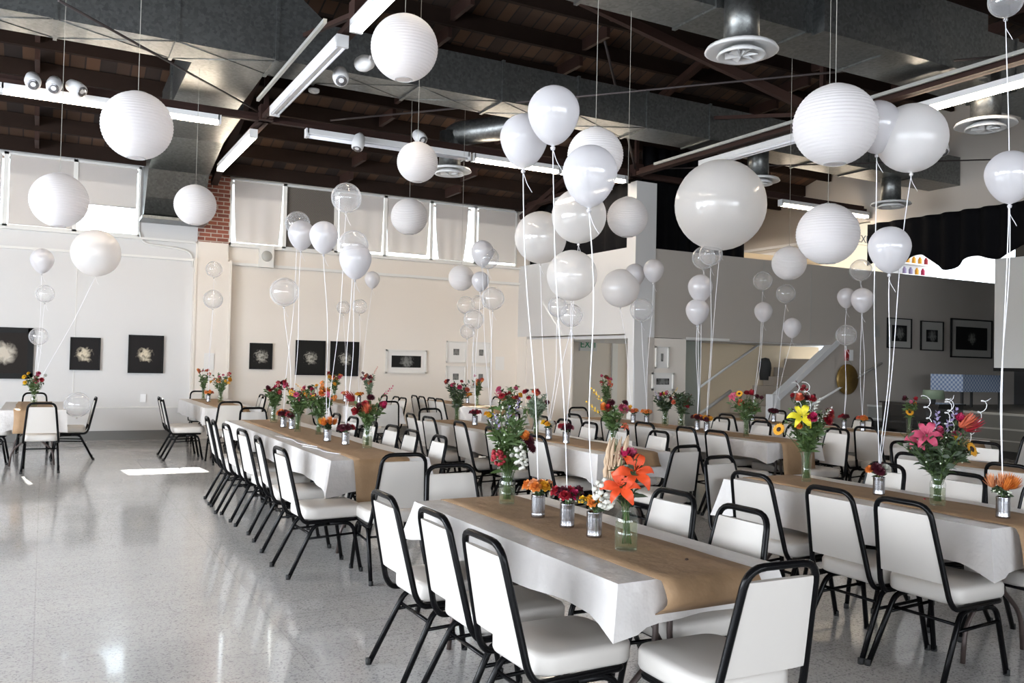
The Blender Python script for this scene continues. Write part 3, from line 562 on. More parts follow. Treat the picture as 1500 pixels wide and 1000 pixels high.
fixture((3.2, 12.2, zf), (5.75, 12.2, zf), False, 'unlit white strip between the steel joint and the round duct')
fixture((5.84, 12.2, zf), (7.4, 12.2, zf), True, 'lit fluorescent strip behind the upper white balloons')
fixture((7.43, 12.2, zf), (8.75, 12.2, zf), True, 'lit fluorescent strip ending near the white column')
fixture((12.45, 12.2, zf), (13.6, 12.2, zf), True, 'lit fluorescent strip right of the huge balloon')
fixture((14.0, 12.2, zf), (14.9, 12.2, zf), True, 'short lit fluorescent strip at the stage curtain')
fixture((2.55, 12.65, zf), (2.55, 15.3, zf), True, 'lit twin-tube strip pointing at the brick pier')
fixture((2.55, 8.45, zf), (2.55, 11.35, zf), False, 'unlit twin-tube strip below the left end of the duct', .125)
fixture((2.55, 5.6, zf), (2.55, 8.0, zf), True, 'bright twin-tube strip at the top left of centre', .12)
fixture((9.1, 7.3, zf), (9.1, 10.6, zf), False, 'unlit white strip left of the biggest paper lantern', .12)
fixture((9.3, 5.2, zf), (9.3, 6.95, zf), True, 'lit twin-tube strip at the upper right above the round balloon', .12)
fixture((8.85, 12.8, zf), (8.85, 14.6, zf), True, 'lit fluorescent strip just left of the white column top')
def track(p, q, label): tag(MB().bar(p, q, .035, .04).build('light_track', 'grey_metal'), label, 'track', 'spotlight tracks')
track((-3, 12.36, 4.86), (2.1, 12.36, 4.86), 'light track behind the left fluorescent strips'); track((3.0, 12.36, 4.88), (8.6, 12.36, 4.88), 'light track along the middle fluorescent strips')
track((2.3, 8.2, 4.78), (2.3, 11.2, 4.78), 'pale track left of the unlit twin-tube strip'); track((8.85, 5.3, 4.86), (8.85, 11.5, 4.86), 'pale track running up to the right past the biggest lantern')
def spot():
    t = empty('spotlight'); MB().lathe([(.055, -.09), (.075, -.08), (.085, .0), (.07, .1), (.03, .15), (0, .16)], 18).build('can', 'white_metal', t)
    MB().lathe([(0, -.085), (.04, -.075), (.058, -.092), (.055, -.1), (0, -.08)], 16).build('lens', 'lamp_glass', t); MB().tube([(0, 0, .1), (0, .06, .2)], .012, 6).build('stem', 'white_metal', t); return t
s0 = spot()
for i, (l, r, s) in enumerate([((-.22, 12.0, 4.80), (-.9, -.1, 0), 'leftmost of three white spotlights at the upper left'), ((.01, 12.0, 4.79), (-.9, .1, 0), 'middle one of three white spotlights at the upper left'), ((.26, 12.0, 4.79), (-.7, -.9, 0), 'rightmost of three white spotlights at the upper left, turned right'),
        ((4.85, 12.0, 4.84), (-.9, -.3, 0), 'white spotlight just above the small hanging lantern'), ((3.9, 12.0, 4.62), (-.3, .3, 0), 'white spotlight on the middle track left of a lantern'), ((2.86, 9.5, 4.7), (-.8, .2, 0), 'spotlight beside the unlit twin-tube strip'), ((3.0, 9.1, 4.76), (1.8, -.6, 0), 'spotlight turned upward near the unlit twin-tube strip'),
        ((10.9, 7.7, 4.62), (-.6, .5, 0), 'chrome spotlight right of the round white balloon')]):
    o = s0 if i == 0 else copy_tree(s0); o.location = l; o.rotation_euler = r; o.scale = (1.1,)*3; tag(o, s, 'spotlight', 'track spotlights')
tag(MB().lathe([(0, -.02), (.03, -.02), (.035, -.01), (.06, -.01), (.07, 0), (.07, .03), (0, .03)], 20).build('smoke_detector', 'white_metal', None, (2.95, 10.95, 4.93)), 'round white smoke detector under the main duct', 'detector')

# ------------------------------------------------------------------ chairs
def make_chair():
    t = empty('banquet_chair')
    r = .0142
    p = [(.19, .15, .375), (.17, .19, .375), (-.20, .195, .372), (-.235, .192, .42), (-.335, .15, .87), (-.335, -.15, .87), (-.235, -.192, .42), (-.20, -.195, .372), (.17, -.19, .375), (.19, -.15, .375)]
    MB().tube(fil(p, .07, 5)[:-1], r, 8, closed=True).build('back_frame', 'black', t)
    MB().pad(.225, .205, .385, .472, .09, .02, c=(.02, 0), n=7).build('seat', 'vinyl', t)
    # back pad follows the tilted, tapering frame
    m = MB(); rows = [(.495, .175), (.51, .183), (.79, .152), (.815, .148), (.822, .138)]; vs = []; K = 8
    for side in (0, 1):
        for z, hw in rows:
            xb = -.235-(z-.42)*.222; 
            for k in range(K+1):
                u = -1+2*k/K; th = .016*(1-abs(u)**6*.5); vs.append((xb+(th if side else -th*.6), u*hw, z))
    n = K+1; R = len(rows); fs = []
    for sd in (0, 1):
        for i in range(R-1):
            for k in range(K):
                a = sd*R*n+i*n+k; q = (a, a+1, a+n+1, a+n); fs.append(q if not sd else q[::-1])
    for i in range(R-1):
        for k in (0, K): a = i*n+k; c = R*n+a; fs.append((a, a+n, c+n, c))
    for k in range(K):
        for i in (0, R-1): a = i*n+k; c = R*n+a; fs.append((a, a+1, c+1, c))
    m.add(vs, fs, True); bk = m.build('backrest', 'vinyl', t); e = bk.modifiers.new('edge', 'EDGE_SPLIT'); e.split_angle = 1.0
    for s in (-1, 1):
        MB().tube(fil([(-.02, s*.18, .352), (-.13, s*.182, .352), (-.31, s*.205, .0)], .07, 5), r, 8).build('leg', 'black', t)
        MB().tube(fil([(-.02, s*.18, .352), (.15, s*.182, .352), (.215, s*.20, .0)], .07, 5), r, 8).build('leg', 'black', t)
        MB().tube([(-.165, s*.19, .262), (.165, s*.19, .275)], .009, 6).build('stretcher', 'black', t)
        for x in (-.31, .215): MB().lathe([(.016, 0), (.016, .03)], 8, (x, s*(.205 if x < 0 else .2), 0)).build('foot_cap', 'rubber', t)
    MB().tube([(-.155, -.19, .29), (-.155, .19, .29)], .009, 6).build('stretcher', 'black', t)
    return t
chair0 = make_chair(); first = [True]
rc = random.Random(11)
def chair(bx, by, head, label, group, jit=4):
    """bx, by: where the top of the back stands; head: degrees the chair faces"""
    o = chair0 if first[0] else copy_tree(chair0); first[0] = False
    a = math.radians(head+rc.uniform(-jit, jit)); o.location = (bx+.335*cos(a), by+.335*sin(a), 0); o.rotation_euler = (0, 0, a); tag(o, label, 'chair', group)
ORD = ['nearest', 'second', 'third', 'fourth', 'fifth', 'sixth', 'seventh', 'eighth']
TN = {'T1': 'the foreground table', 'B': 'the long left table', 'L': 'the far left table', 'G': 'the table by the brick pier', 'H': 'the far blinds table', 'I': 'the far corner table',
      'C': 'the long middle table', 'D': 'the table before the column', 'E': 'the table before the stairs', 'R': 'the right foreground table', 'P': 'the right edge table'}
def row(tk, side, x, ys, jit=4):
    for i, y in enumerate(sorted(ys)):
        n = ('the only one' if len(ys) == 1 else 'nearest one') if i == 0 else ('farthest' if i == len(ys)-1 else ORD[i]+' from near end')
        chair(x+rc.uniform(-.03, .03), y, 0 if side == 'left' else 180, 'white vinyl chair, %s side of %s, %s' % (side, TN[tk], n), 'chairs around '+TN[tk], jit)
def end(tk, which, x, y, head=None, jit=3):
    chair(x, y, (90 if which == 'near' else -90) if head is None else head, 'white vinyl chair at the %s end of %s' % (which, TN[tk]), 'chairs around '+TN[tk], jit)
row('T1', 'left', 1.44, [3.92, 3.38, 2.86], 3); row('T1', 'right', 2.84, [3.48, 2.96], 4); end('T1', 'near', 2.15, 2.07, 88, 0); end('T1', 'far', 2.22, 4.86)
row('B', 'left', 1.5, [9.35, 8.83, 8.35, 7.71, 7.0, 6.12]); row('B', 'right', 2.99, [6.72, 7.33, 7.89, 8.5, 9.1, 9.7]); end('B', 'near', 2.17, 5.5, 84); end('B', 'far', 2.3, 10.95)
row('L', 'right', .66, [13.76], 2); end('L', 'near', 0.0, 12.2); end('L', 'far', -.1, 15.2); row('L', 'left', -.92, [13.5], 3)
row('G', 'left', 1.5, [13.35, 13.75]); row('G', 'right', 3.2, [13.8, 14.25, 14.7]); end('G', 'near', 2.3, 12.4); end('G', 'far', 2.45, 16.1)
row('H', 'right', 5.32, [13.55, 13.97, 14.44]); row('H', 'left', 3.95, [13.6, 14.2]); end('H', 'near', 4.62, 12.4)
row('I', 'left', 5.82, [13.2, 13.55, 14.02, 14.4]); row('I', 'right', 7.25, [13.2, 13.9])
row('C', 'left', 3.83, [9.58, 9.0, 8.24, 7.48, 6.59]); row('C', 'right', 5.25, [9.6, 8.9, 8.35, 7.85, 7.3, 6.7]); end('C', 'near', 4.55, 5.42, 97); end('C', 'far', 4.5, 10.55)
row('D', 'left', 5.9, [7.74, 7.09, 6.6, 8.5, 9.2]); row('D', 'right', 7.5, [8.25, 7.6, 7.05, 6.5]); end('D', 'far', 6.85, 10.6)
row('E', 'left', 8.1, [8.83, 8.25, 7.71, 7.13, 6.6]); row('E', 'right', 9.75, [9.5, 8.9, 8.0, 7.0]); end('E', 'near', 9.1, 5.35)
row('R', 'left', 3.75, [3.91, 3.28, 2.84, 2.04], 3); row('R', 'right', 5.12, [3.98, 3.44, 2.9], 5); end('R', 'far', 4.25, 4.72, -84)
row('P', 'left', 5.95, [4.4, 3.68]); row('P', 'right', 7.6, [4.9, 4.3]); end('P', 'far', 6.85, 5.2)

# ------------------------------------------------------------------ tables
def legs(mb, y, s):
    for sx in (-1, 1):
        mb.tube(fil([(sx*.035, y, .69), (sx*.035, y, .38), (sx*.24, y, .2), (sx*.26, y, .0)], .08, 5), .0125, 8)
    mb.tube([(-.28, y, .7), (.28, y, .7)], .011, 8)
def table(x0, x1, y0, y1, key, units=None, drop=.2, near_drop=None, runner_hang=.14, roll=False, seed=1, rhang_far=.1):
    units = units or [(y0, y1)]; cx = (x0+x1)/2; nm = TN[key].replace('the ', '', 1)
    for i, (a, bb) in enumerate(units):
        t = empty('folding_table', (cx, (a+bb)/2, 0)); L = (bb-a)/2; w = (x1-x0)/2-.006
        tag(t, 'brown-legged folding table under the cloth of %s%s' % (TN[key], '' if len(units) == 1 else (', near half' if i == 0 else ', far half')), 'table', 'folding banquet tables')
        MB().box((-w, -L+.006, .705), (w, L-.006, .735)).build('tabletop', 'ply', t)
        for s in (-1, 1):
            m = MB(); legs(m, s*(L-.22), s); m.build('leg', 'brown_metal', t)
            m = MB(); m.tube([(0, s*(L-.22), .42), (0, s*(L-.55), .7)], .008, 6); m.build('brace', 'brown_metal', t)
    # cloth
    rnd = random.Random(seed); z = .745; W, Ln = x1-x0, y1-y0; N = 0; per = []
    def edge(p, q, n): 
        return [(p[0]+(q[0]-p[0])*k/n, p[1]+(q[1]-p[1])*k/n) for k in range(n)]
    nx, ny = 14, max(16, int(Ln*14)); per = edge((x0, y0), (x1, y0), nx)+edge((x1, y0), (x1, y1), ny)+edge((x1, y1), (x0, y1), nx)+edge((x0, y1), (x0, y0), ny)
    P = len(per); cs = [(x0, y0), (x1, y0), (x1, y1), (x0, y1)]; ph = rnd.uniform(0, 6); K = 6; vs = []; nd = near_drop or drop
    for k in range(K+1):
        v = k/K
        for i, (x, y) in enumerate(per):
            dc = min(sqrt((x-c[0])**2+(y-c[1])**2) for c in cs); cf = math.exp(-(dc/.09)**2)
            ox = (-1 if x <= x0+1e-6 else (1 if x >= x1-1e-6 else 0)); oy = (-1 if y <= y0+1e-6 else (1 if y >= y1-1e-6 else 0))
            base = nd if oy == -1 else (drop+(nd-drop)*max(0, 1-(y-y0)/(Ln*.9)) if ox else drop)
            s = i*(Ln+W)*2/P; rip = .012*sin(s*7+ph)+.008*sin(s*17+ph*2); d = base*(1+.06*sin(s*3+ph))+.032*cf
            out = .006+v*(.012+rip+.03*cf)-(.5*(v-v*v))*.02
            vs.append((x+ox*out, y+oy*out, z-(0 if k == 0 else .004)-d*(v**1.05)))
    m = MB(); fs = [tuple(range(P))]
    for k in range(K):
        for i in range(P): fs.append(((k+1)*P+i, (k+1)*P+(i+1) % P, k*P+(i+1) % P, k*P+i))
    m.add(vs, fs, True); o = m.build('tablecloth', 'cloth'); e = o.modifiers.new('edge', 'EDGE_SPLIT'); e.split_angle = .9
    tag(o, 'white plastic tablecloth draped over %s' % TN[key], 'tablecloth', 'white tablecloths')
    # kraft paper runner
    hw = .225; zz = z+.004; path = [(y1+.035, zz-rhang_far), (y1+.025, zz-.02), (y1-.01, zz)]
    n = max(6, int(Ln*6)); path += [(y1-.01-(Ln-.03)*k/n, zz+.002*sin(k*1.7)) for k in range(1, n+1)]
    if roll:
        c = (y0-.03, zz-.05); path += [(c[0]-.055*sin(a), c[1]+.055*cos(a)) for a in [k*.35 for k in range(1, 8)]]+[(c[0]+.01, c[1]-.075), (c[0]+.035, c[1]-.055), (c[0]+.03, c[1]-.03)]
    else:
        path += [(y0-.03, zz-.008), (y0-.045, zz-.04)]+[(y0-.05-.01*k, zz-.04-(runner_hang-.04)*k/4) for k in range(1, 5)]
    vs = []; J = 6
    for q, (yy, z_) in enumerate(path):
        for j in range(J+1): vs.append((cx-hw+2*hw*j/J+.006*sin(q*.9+seed), yy, z_))
    m = MB(); m.add(vs, [(q*(J+1)+j, q*(J+1)+j+1, (q+1)*(J+1)+j+1, (q+1)*(J+1)+j) for q in range(len(path)-1) for j in range(J)], True)
    o = m.build('paper_runner', 'kraft'); sd = o.modifiers.new('thickness', 'SOLIDIFY'); sd.thickness = .002
    tag(o, 'brown kraft paper runner lying along %s' % TN[key], 'table runner', 'brown paper runners')
table(1.80, 2.55, 2.50, 4.38, 'T1', None, .17, .14, roll=True, seed=3)
table(1.92, 2.70, 6.34, 10.62, 'B', [(6.34, 8.78), (8.79, 10.62)], .16, .22, .34, seed=4)
table(-.47, .28, 12.9, 15.0, 'L', None, .24, .26, .3, seed=5)
table(2.08, 2.86, 13.1, 15.85, 'G', None, .22, .22, .06, seed=6)
table(4.28, 5.05, 13.0, 15.6, 'H', None, .24, .24, .1, seed=7)
table(6.15, 6.93, 12.3, 15.2, 'I', None, .24, .24, .1, seed=8)
table(4.17, 4.93, 6.12, 10.2, 'C', [(6.12, 8.0), (8.01, 10.2)], .22, .22, .12, seed=9)
table(6.5, 7.26, 6.5, 10.3, 'D', [(6.5, 8.35), (8.36, 10.3)], .2, .17, .34, seed=10)
table(8.62, 9.38, 6.0, 10.0, 'E', [(6.0, 8.0), (8.01, 10.0)], .22, .22, .2, seed=12)
table(4.13, 4.89, 2.63, 4.52, 'R', None, .22, .2, .3, seed=13)
table(6.45, 7.21, 2.4, 4.85, 'P', None, .22, .2, .3, seed=14)

# ------------------------------------------------------------------ vases
def can_proto(seed, ribs):
    t = empty('tin_can'); r = .035; p = [(r*.97, 0), (r, .004), (r, .012)]
    if ribs:
        for k in range(14): p.append((r*(.95 if k % 2 else 1.0), .018+k*.0062))
    else:
        p += [(r*.97, .016)]+[(r*(.965 if k % 2 else .98), .03+.004*k) for k in range(14)]+[(r*.98, .09)]
    p += [(r, .106), (r*1.02, .11), (r*.96, .11), (r*.93, .06), (0, .05)]
    MB().lathe(p, 24).build('can_body', 'tin', t)
    return t
def jar_proto(kind):
    t = empty('glass_jar')
    if kind == 'bottle': prof = [(.044, 0), (.047, .008), (.047, .12), (.043, .14), (.03, .158), (.029, .175), (.033, .18)]; h = .115
    elif kind == 'mason': prof = [(.038, 0), (.042, .008), (.043, .12), (.039, .135), (.034, .142), (.034, .165), (.036, .168)]; h = .10
    else: prof = [(.03, 0), (.033, .006), (.03, .08), (.036, .17), (.04, .2)]; h = .13
    m = MB(); m.cap = False; m.lathe(prof, 24); m.cap = True; m.lathe([(0, .002), (prof[0][0], .002), (prof[0][0], .006), (0, .008)], 24); m.build('glass', 'glass', t)
    w = MB(); w.lathe([(0, .009)]+[(r-.003, z) for r, z in prof if .005 < z < h]+[(prof[2][0]-.003, h), (0, h)], 20); w.build('water', 'water', t)
    m = MB(); 
    zt = prof[-1][1]; m.tube([(prof[-1][0]*cos(k*pi/10), prof[-1][0]*sin(k*pi/10), zt) for k in range(20)], .002, 5, closed=True)
    if kind == 'mason':
        for zz in (.147, .155): m.tube([(.0345*cos(k*pi/10), .0345*sin(k*pi/10), zz) for k in range(20)], .0015, 5, closed=True)
    m.build('rim', 'glass', t); return t
PROTO = {'can': can_proto(1, False), 'ribcan': can_proto(2, True), 'bottle': jar_proto('bottle'), 'mason': jar_proto('mason'), 'flute': jar_proto('flute')}
used = set()
def place_vase(kind, x, y, label, group):
    o = PROTO[kind] if kind not in used else copy_tree(PROTO[kind]); used.add(kind)
    o.location = (x, y, .752); o.rotation_euler = (0, 0, x*7+y); tag(o, label, 'can' if 'can' in kind else 'jar', group)

# ------------------------------------------------------------------ flowers (one mesh per kind and colour, shared)
def petal(mb, a, r0, r1, w, lift0, lift1, curl=0, n=4, z0=0., tip=1.):
    """one petal: strip from the centre outwards at angle a"""
    vs = []; ca, sa = cos(a), sin(a)
    for i in range(n+1):
        t = i/n; r = r0+(r1-r0)*t; ww = w*sin(pi*min(1, (t*.82+.12))**tip); zc = z0+lift0*t+lift1*t*t
        if curl: zc += -curl*max(0, t-.55)**2*4
        for s, dz in ((-1, .18*ww), (0, 0), (1, .18*ww)): vs.append((ca*r-sa*ww*s, sa*r+ca*ww*s, zc+dz))
    mb.add(vs, [(i*3+j, i*3+j+1, (i+1)*3+j+1, (i+1)*3+j) for i in range(n) for j in range(2)], True)
def bloom_mesh(kind, col):
    rnd = random.Random(hash_str(kind+col)); mb = MB()
    if kind == 'rose':
        for ring, (n, rr, h, w) in enumerate(((3, .008, .030, .010), (5, .016, .030, .013), (6, .025, .024, .016), (7, .034, .014, .017))):
            for k in range(n): petal(mb, 2*pi*k/n+ring*.6, .003, rr, w, h*1.2, -h*.15, .012 if ring > 1 else 0, 4, -.005)
    elif kind == 'lily':
        for k in range(6): petal(mb, pi*k/3+.1*(k % 2), .006, .092 if k % 2 else .084, .023 if k % 2 else .017, .055, -.02, .055, 6, -.02)
        for k in range(6): mb.tube([(0, 0, -.01), (.02*cos(k*pi/3+.5), .02*sin(k*pi/3+.5), .05)], .0018, 4)
    elif kind == 'sunflower':
        for ring in (0, 1):
            for k in range(15): petal(mb, 2*pi*(k+.5*ring)/15, .016, .05-.005*ring, .009, .006-.004*ring, -.004, 0, 3)
    elif kind == 'dahlia':
        for ring, (n, rr, h) in enumerate(((6, .012, .026), (9, .022, .022), (12, .031, .014), (14, .037, .004), (14, .036, -.008))):
            for k in range(n): petal(mb, 2*pi*k/n+ring*.35, .002, rr, .0075, h, 0, 0, 3)
    elif kind == 'celosia':
        for k in range(34):
            a = rnd.uniform(0, 6.28); z = rnd.uniform(-.03, .04); r = .03*(1-abs(z)/.07); c = (r*cos(a), r*sin(a), z)
            mb.lathe([(0, -.008), (.008, -.003), (.009, .003), (0, .009)], 6, c)
    elif kind == 'spike':
        for k in range(18):
            z = k*.008; r = .016*(1-k/22); a = k*2.4; petal(mb, a, .002, r+.008, .007, .012, 0, 0, 2, z)
    elif kind == 'carnation':
        for ring in range(4):
            for k in range(10): petal(mb, 2*pi*k/10+ring*.3+rnd.uniform(-.1, .1), .003, .034-.005*ring, .011, .006+.012*ring, .004, 0, 3)
    elif kind == 'protea':
        for ring in range(3):
            for k in range(11): petal(mb, 2*pi*k/11+ring*.28, .008, .05-.012*ring, .006, .035+.02*ring, .02, 0, 3)
    me = bpy.data.meshes.new('%s_%s' % (kind, col)); me.from_pydata(mb.v, [], mb.f); me.materials.append(M['f_'+col]); me.polygons.foreach_set('use_smooth', mb.sm); return me
def hash_str(s): return sum((i+1)*ord(c) for i, c in enumerate(s))
BM = {}; CENTRE = None
cm = MB(); cm.lathe([(0, .012), (.010, .010), (.018, .003), (.019, 0), (0, -.002)], 14); CENTRE = bpy.data.meshes.new('centre'); CENTRE.from_pydata(cm.v, [], cm.f); CENTRE.materials.append(M['seed']); CENTRE.polygons.foreach_set('use_smooth', cm.sm)
NAMES = {'rose': 'rose_bloom', 'lily': 'lily_bloom', 'sunflower': 'sunflower_bloom', 'dahlia': 'dahlia_bloom', 'celosia': 'celosia_bloom', 'spike': 'flower_spike', 'carnation': 'carnation_bloom', 'protea': 'protea_bloom'}
def bloom(kind, col, parent, pos, dirn, sc=1):
    k = (kind, col)
    if k not in BM: BM[k] = bloom_mesh(*k)
    o = bpy.data.objects.new(NAMES[kind], BM[k]); C.objects.link(o); o.parent = parent; o.location = pos
    o.rotation_euler = Vector(dirn).to_track_quat('Z', 'Y').to_euler(); o.scale = (sc,)*3
    o['label'] = (col.replace('lily_', '')+' '+NAMES[kind].replace('_', ' '))
    if kind == 'sunflower':
        c = bpy.data.objects.new('seed_head', CENTRE); C.objects.link(c); c.parent = o
    return o
def leafy(mb, p, d, L, w, rnd):
    """one pointed leaf at p along d"""
    d = Vector(d).normalized(); s = d.cross(Vector((rnd.uniform(-1, 1), rnd.uniform(-1, 1), .3))).normalized(); p = Vector(p); n = s.cross(d)
    q = [p, p+d*L*.35+s*w+n*.003, p+d*L*.35-s*w+n*.003, p+d*L*.7+s*w*.7-Vector((0, 0, .1*L)), p+d*L*.7-s*w*.7-Vector((0, 0, .1*L)), p+d*L-Vector((0, 0, .25*L))]
    mb.add(q, [(0, 1, 2), (1, 3, 4, 2), (3, 5, 4)], True)
def bouquet(x, y, blooms, label, vase_h=.17, height=.42, spread=.1, foliage=60, leafm='leaf', filler=0, wheat=0, seed=1, curls=0, small=False):
    """blooms: (kind, colour, sideways, towards camera, up, scale)"""
    rnd = random.Random(seed); z0 = .752; t = empty('flower_bouquet', (x, y, z0+(.02 if not small else .06))); tag(t, label, 'bouquet', 'posies of roses in tin cans' if small else 'tall bouquets in glass jars')
    zb = .02 if not small else .06
    st = MB(); lf = MB(); neck = vase_h
    def pathto(P):
        a = Vector((rnd.uniform(-.018, .018), rnd.uniform(-.018, .018), .005)) if not small else Vector((rnd.uniform(-.01, .01), rnd.uniform(-.01, .01), .01))
        b_ = Vector((P.x*.12+rnd.uniform(-.012, .012), P.y*.12+rnd.uniform(-.012, .012), neck-zb)); return [a, b_, b_*.4+P*.6+Vector((0, 0, .02)), P]
    for (kd, col, s, f, u, sc) in blooms:
        P = CR*s-CF*f+Vector((0, 0, u-zb)); pts = fil(pathto(P), .1, 3); st.tube(pts, .0022 if not small else .0018, 5)
        d = Vector((P.x, P.y, .12))+(-CF*.14 if kd in ('lily', 'sunflower') else -CF*.05)
        bloom(kd, col, t, P, d, sc)
        for k in range(3 if not small else 2): j = rnd.randrange(len(pts)//2, len(pts)); leafy(lf, pts[j], (rnd.uniform(-1, 1), rnd.uniform(-1, 1), .7), rnd.uniform(.04, .07)*(1 if not small else .6), .009, rnd)
    foliage = int(foliage*(1.2 if small else 2.1)); ns = max(3, foliage//14)
    for i in range(ns):
        a = rnd.uniform(0, 2*pi); rr = spread*1.2*sqrt(rnd.random()); H = neck+(height-neck)*(rnd.uniform(.45, 1.0) if not small else rnd.uniform(.3, 1.0))
        P = Vector((rr*cos(a), rr*sin(a), H-zb)); pts = fil(pathto(P), .1, 4); st.tube(pts, .0015, 4)
        for k in range(foliage//ns):
            j = rnd.randrange(3, len(pts)-1) if len(pts) > 5 else 1; u = rnd.random(); p = pts[j]*(1-u)+pts[j+1]*u
            if p.z < neck-zb: continue
            leafy(lf, p, (rnd.uniform(-1, 1), rnd.uniform(-1, 1), rnd.uniform(.1, 1.2)), rnd.uniform(.04, .085)*(.6 if small else 1), rnd.uniform(.005, .013), rnd)
    st.build('stems', 'stem', t); lf.build('leaves', leafm, t)
    if filler:
        m = MB()
        for i in range(filler):
            a = rnd.uniform(0, 2*pi); rr = spread*.9*sqrt(rnd.random()); c = (rr*cos(a), rr*sin(a), (neck+(height-neck)*rnd.uniform(.3, .95))-zb)
            m.lathe([(0, -.005), (.006, 0), (0, .006)], 5, c)
        m.build('filler_blossom', 'filler', t)
    if wheat:
        m = MB()
        for i in range(wheat):
            off = CR*rnd.uniform(-.10, .0)+CF*rnd.uniform(-.02, .05); P = off+Vector((0, 0, height-zb+rnd.uniform(-.09, .03)))
            m.tube([(0, 0, .1), tuple(off*.5+Vector((0, 0, (height-zb)*.6))), tuple(P-Vector((0, 0, .11))), tuple(P-Vector((0, 0, .06))), tuple(P+CR*.012)], [.0012, .0012, .003, .009, .002], 6)
        m.build('wheat_stalks', 'wheat', t)
    if curls:
        for i in range(curls):
            a0 = rnd.uniform(0, 6); bx, by = CR.x*(-.05+.12*i), CR.y*(-.05+.12*i); m = MB(); lean = rnd.uniform(-.08, .12)
            m.tube([(bx*.5+CR.x*(lean*k/40+.026*cos(k*.75+a0)*(k/40)), by*.5+CR.y*(lean*k/40+.026*cos(k*.75+a0)*(k/40)), height*.72+.30*k/40+.016*sin(k*.75+a0)-zb) for k in range(42)], .0019, 5); m.build('curled_twig', 'white', t)
    return t
PAL = {'mix': ['red', 'pink', 'orange', 'maroon', 'gold', 'coral', 'white', 'magenta'], 'red': ['red', 'maroon', 'red', 'coral', 'magenta'], 'warm': ['orange', 'gold', 'red', 'coral', 'pink'], 'pinkmix': ['pink', 'magenta', 'white', 'lavender', 'red', 'yellow']}
def rand_blooms(pal, n, h, spread, seed):
    r = random.Random(seed); out = []
    for i in range(n+4):
        out.append((r.choice(['dahlia', 'carnation', 'rose', 'dahlia', 'celosia', 'spike', 'lily'] if i % 4 == 0 else ['dahlia', 'carnation', 'rose', 'dahlia', 'celosia']), r.choice(PAL[pal]), r.uniform(-spread, spread)*1.15, r.uniform(-.02, spread*.8), h*r.uniform(.7, 1.02), r.uniform(.65, 1.05)))
    return [(k, c, a, b_, u, s*(.6 if k == 'lily' else 1)) for k, c, a, b_, u, s in out]
def posy(cols, seed, n=7, kind='rose', sc=.85):
    r = random.Random(seed); out = []
    for i in range(n):
        a = i*2.4; rr = .052*sqrt((i+.5)/n); out.append((kind, cols[i % len(cols)], rr*cos(a)*1.25, rr*sin(a), .150+.02*(1-rr/.052)+r.uniform(-.006, .008), sc*r.uniform(.9, 1.1)))
    return out
T1x = 2.17
def set_jar(kind, x, y, key, where, blooms, desc, **kw):
    place_vase(kind, x, y, 'glass jar with %s, %s' % (desc, TN[key]), 'glass jars of flowers')
    bouquet(x, y, blooms, '%s, glass jar, %s' % (desc, TN[key]) if not where else '%s in a glass jar, %s' % (desc, where), **kw)
def set_can(x, y, key, cols, desc, seed, kind='can', fk='rose', **kw):
    place_vase(kind, x, y, 'tin can of %s, %s' % (desc, TN[key]), 'tin cans of flowers')
    bouquet(x, y, posy(cols, seed, kind=fk, sc=kw.pop('sc', 1.0)), '%s in a tin can, %s' % (desc, TN[key]), vase_h=.11, height=.15, spread=.05, foliage=kw.pop('foliage', 60), leafm='leaf_dark', small=True, seed=seed, **kw)
# foreground table
set_jar('mason', 2.21, 4.10, 'T1', '', [('celosia', 'red', -.05, .05, .25, 1.2), ('dahlia', 'maroon', .11, .02, .34, 1.1), ('dahlia', 'maroon', .125, .0, .30, .9), ('carnation', 'orange', .08, .03, .36, .9), ('spike', 'lavender', -.04, 0, .37, .9), ('spike', 'lavender', .0, .02, .42, .9), ('spike', 'lavender', .03, 0, .47, .8), ('celosia', 'white', .05, .07, .27, 1.3), ('celosia', 'white', .07, .06, .23, 1.1), ('carnation', 'red', .02, 0, .47, .5)],
        'tall mixed bouquet with white clusters and lavender', height=.55, spread=.1, foliage=190, filler=60, seed=21)
set_can(2.17, 3.70, 'T1', ['orange', 'peach', 'orange', 'gold'], 'peach orange roses', 31, 'ribcan', filler=14)
set_can(2.17, 3.43, 'T1', ['red', 'maroon', 'red', 'magenta'], 'dark red roses', 32, filler=16)
set_can(2.16, 3.19, 'T1', ['yellow', 'gold', 'orange', 'gold'], 'small yellow roses', 33, filler=10, sc=.7)
set_jar('bottle', 2.13, 2.91, 'T1', '', [('lily', 'lily_orange', -.035, .07, .275, .95), ('lily', 'lily_orange', .025, .06, .335, 1.0), ('carnation', 'magenta', -.01, .0, .375, 1.0), ('carnation', 'pink', .02, -.02, .38, .8), ('celosia', 'white', -.095, .03, .22, 1.4), ('celosia', 'white', -.08, .0, .235, 1.4)],
        'bouquet of two orange lilies with dry wheat', vase_h=.18, height=.44, spread=.075, foliage=80, leafm='leaf_dark', wheat=34, seed=22)
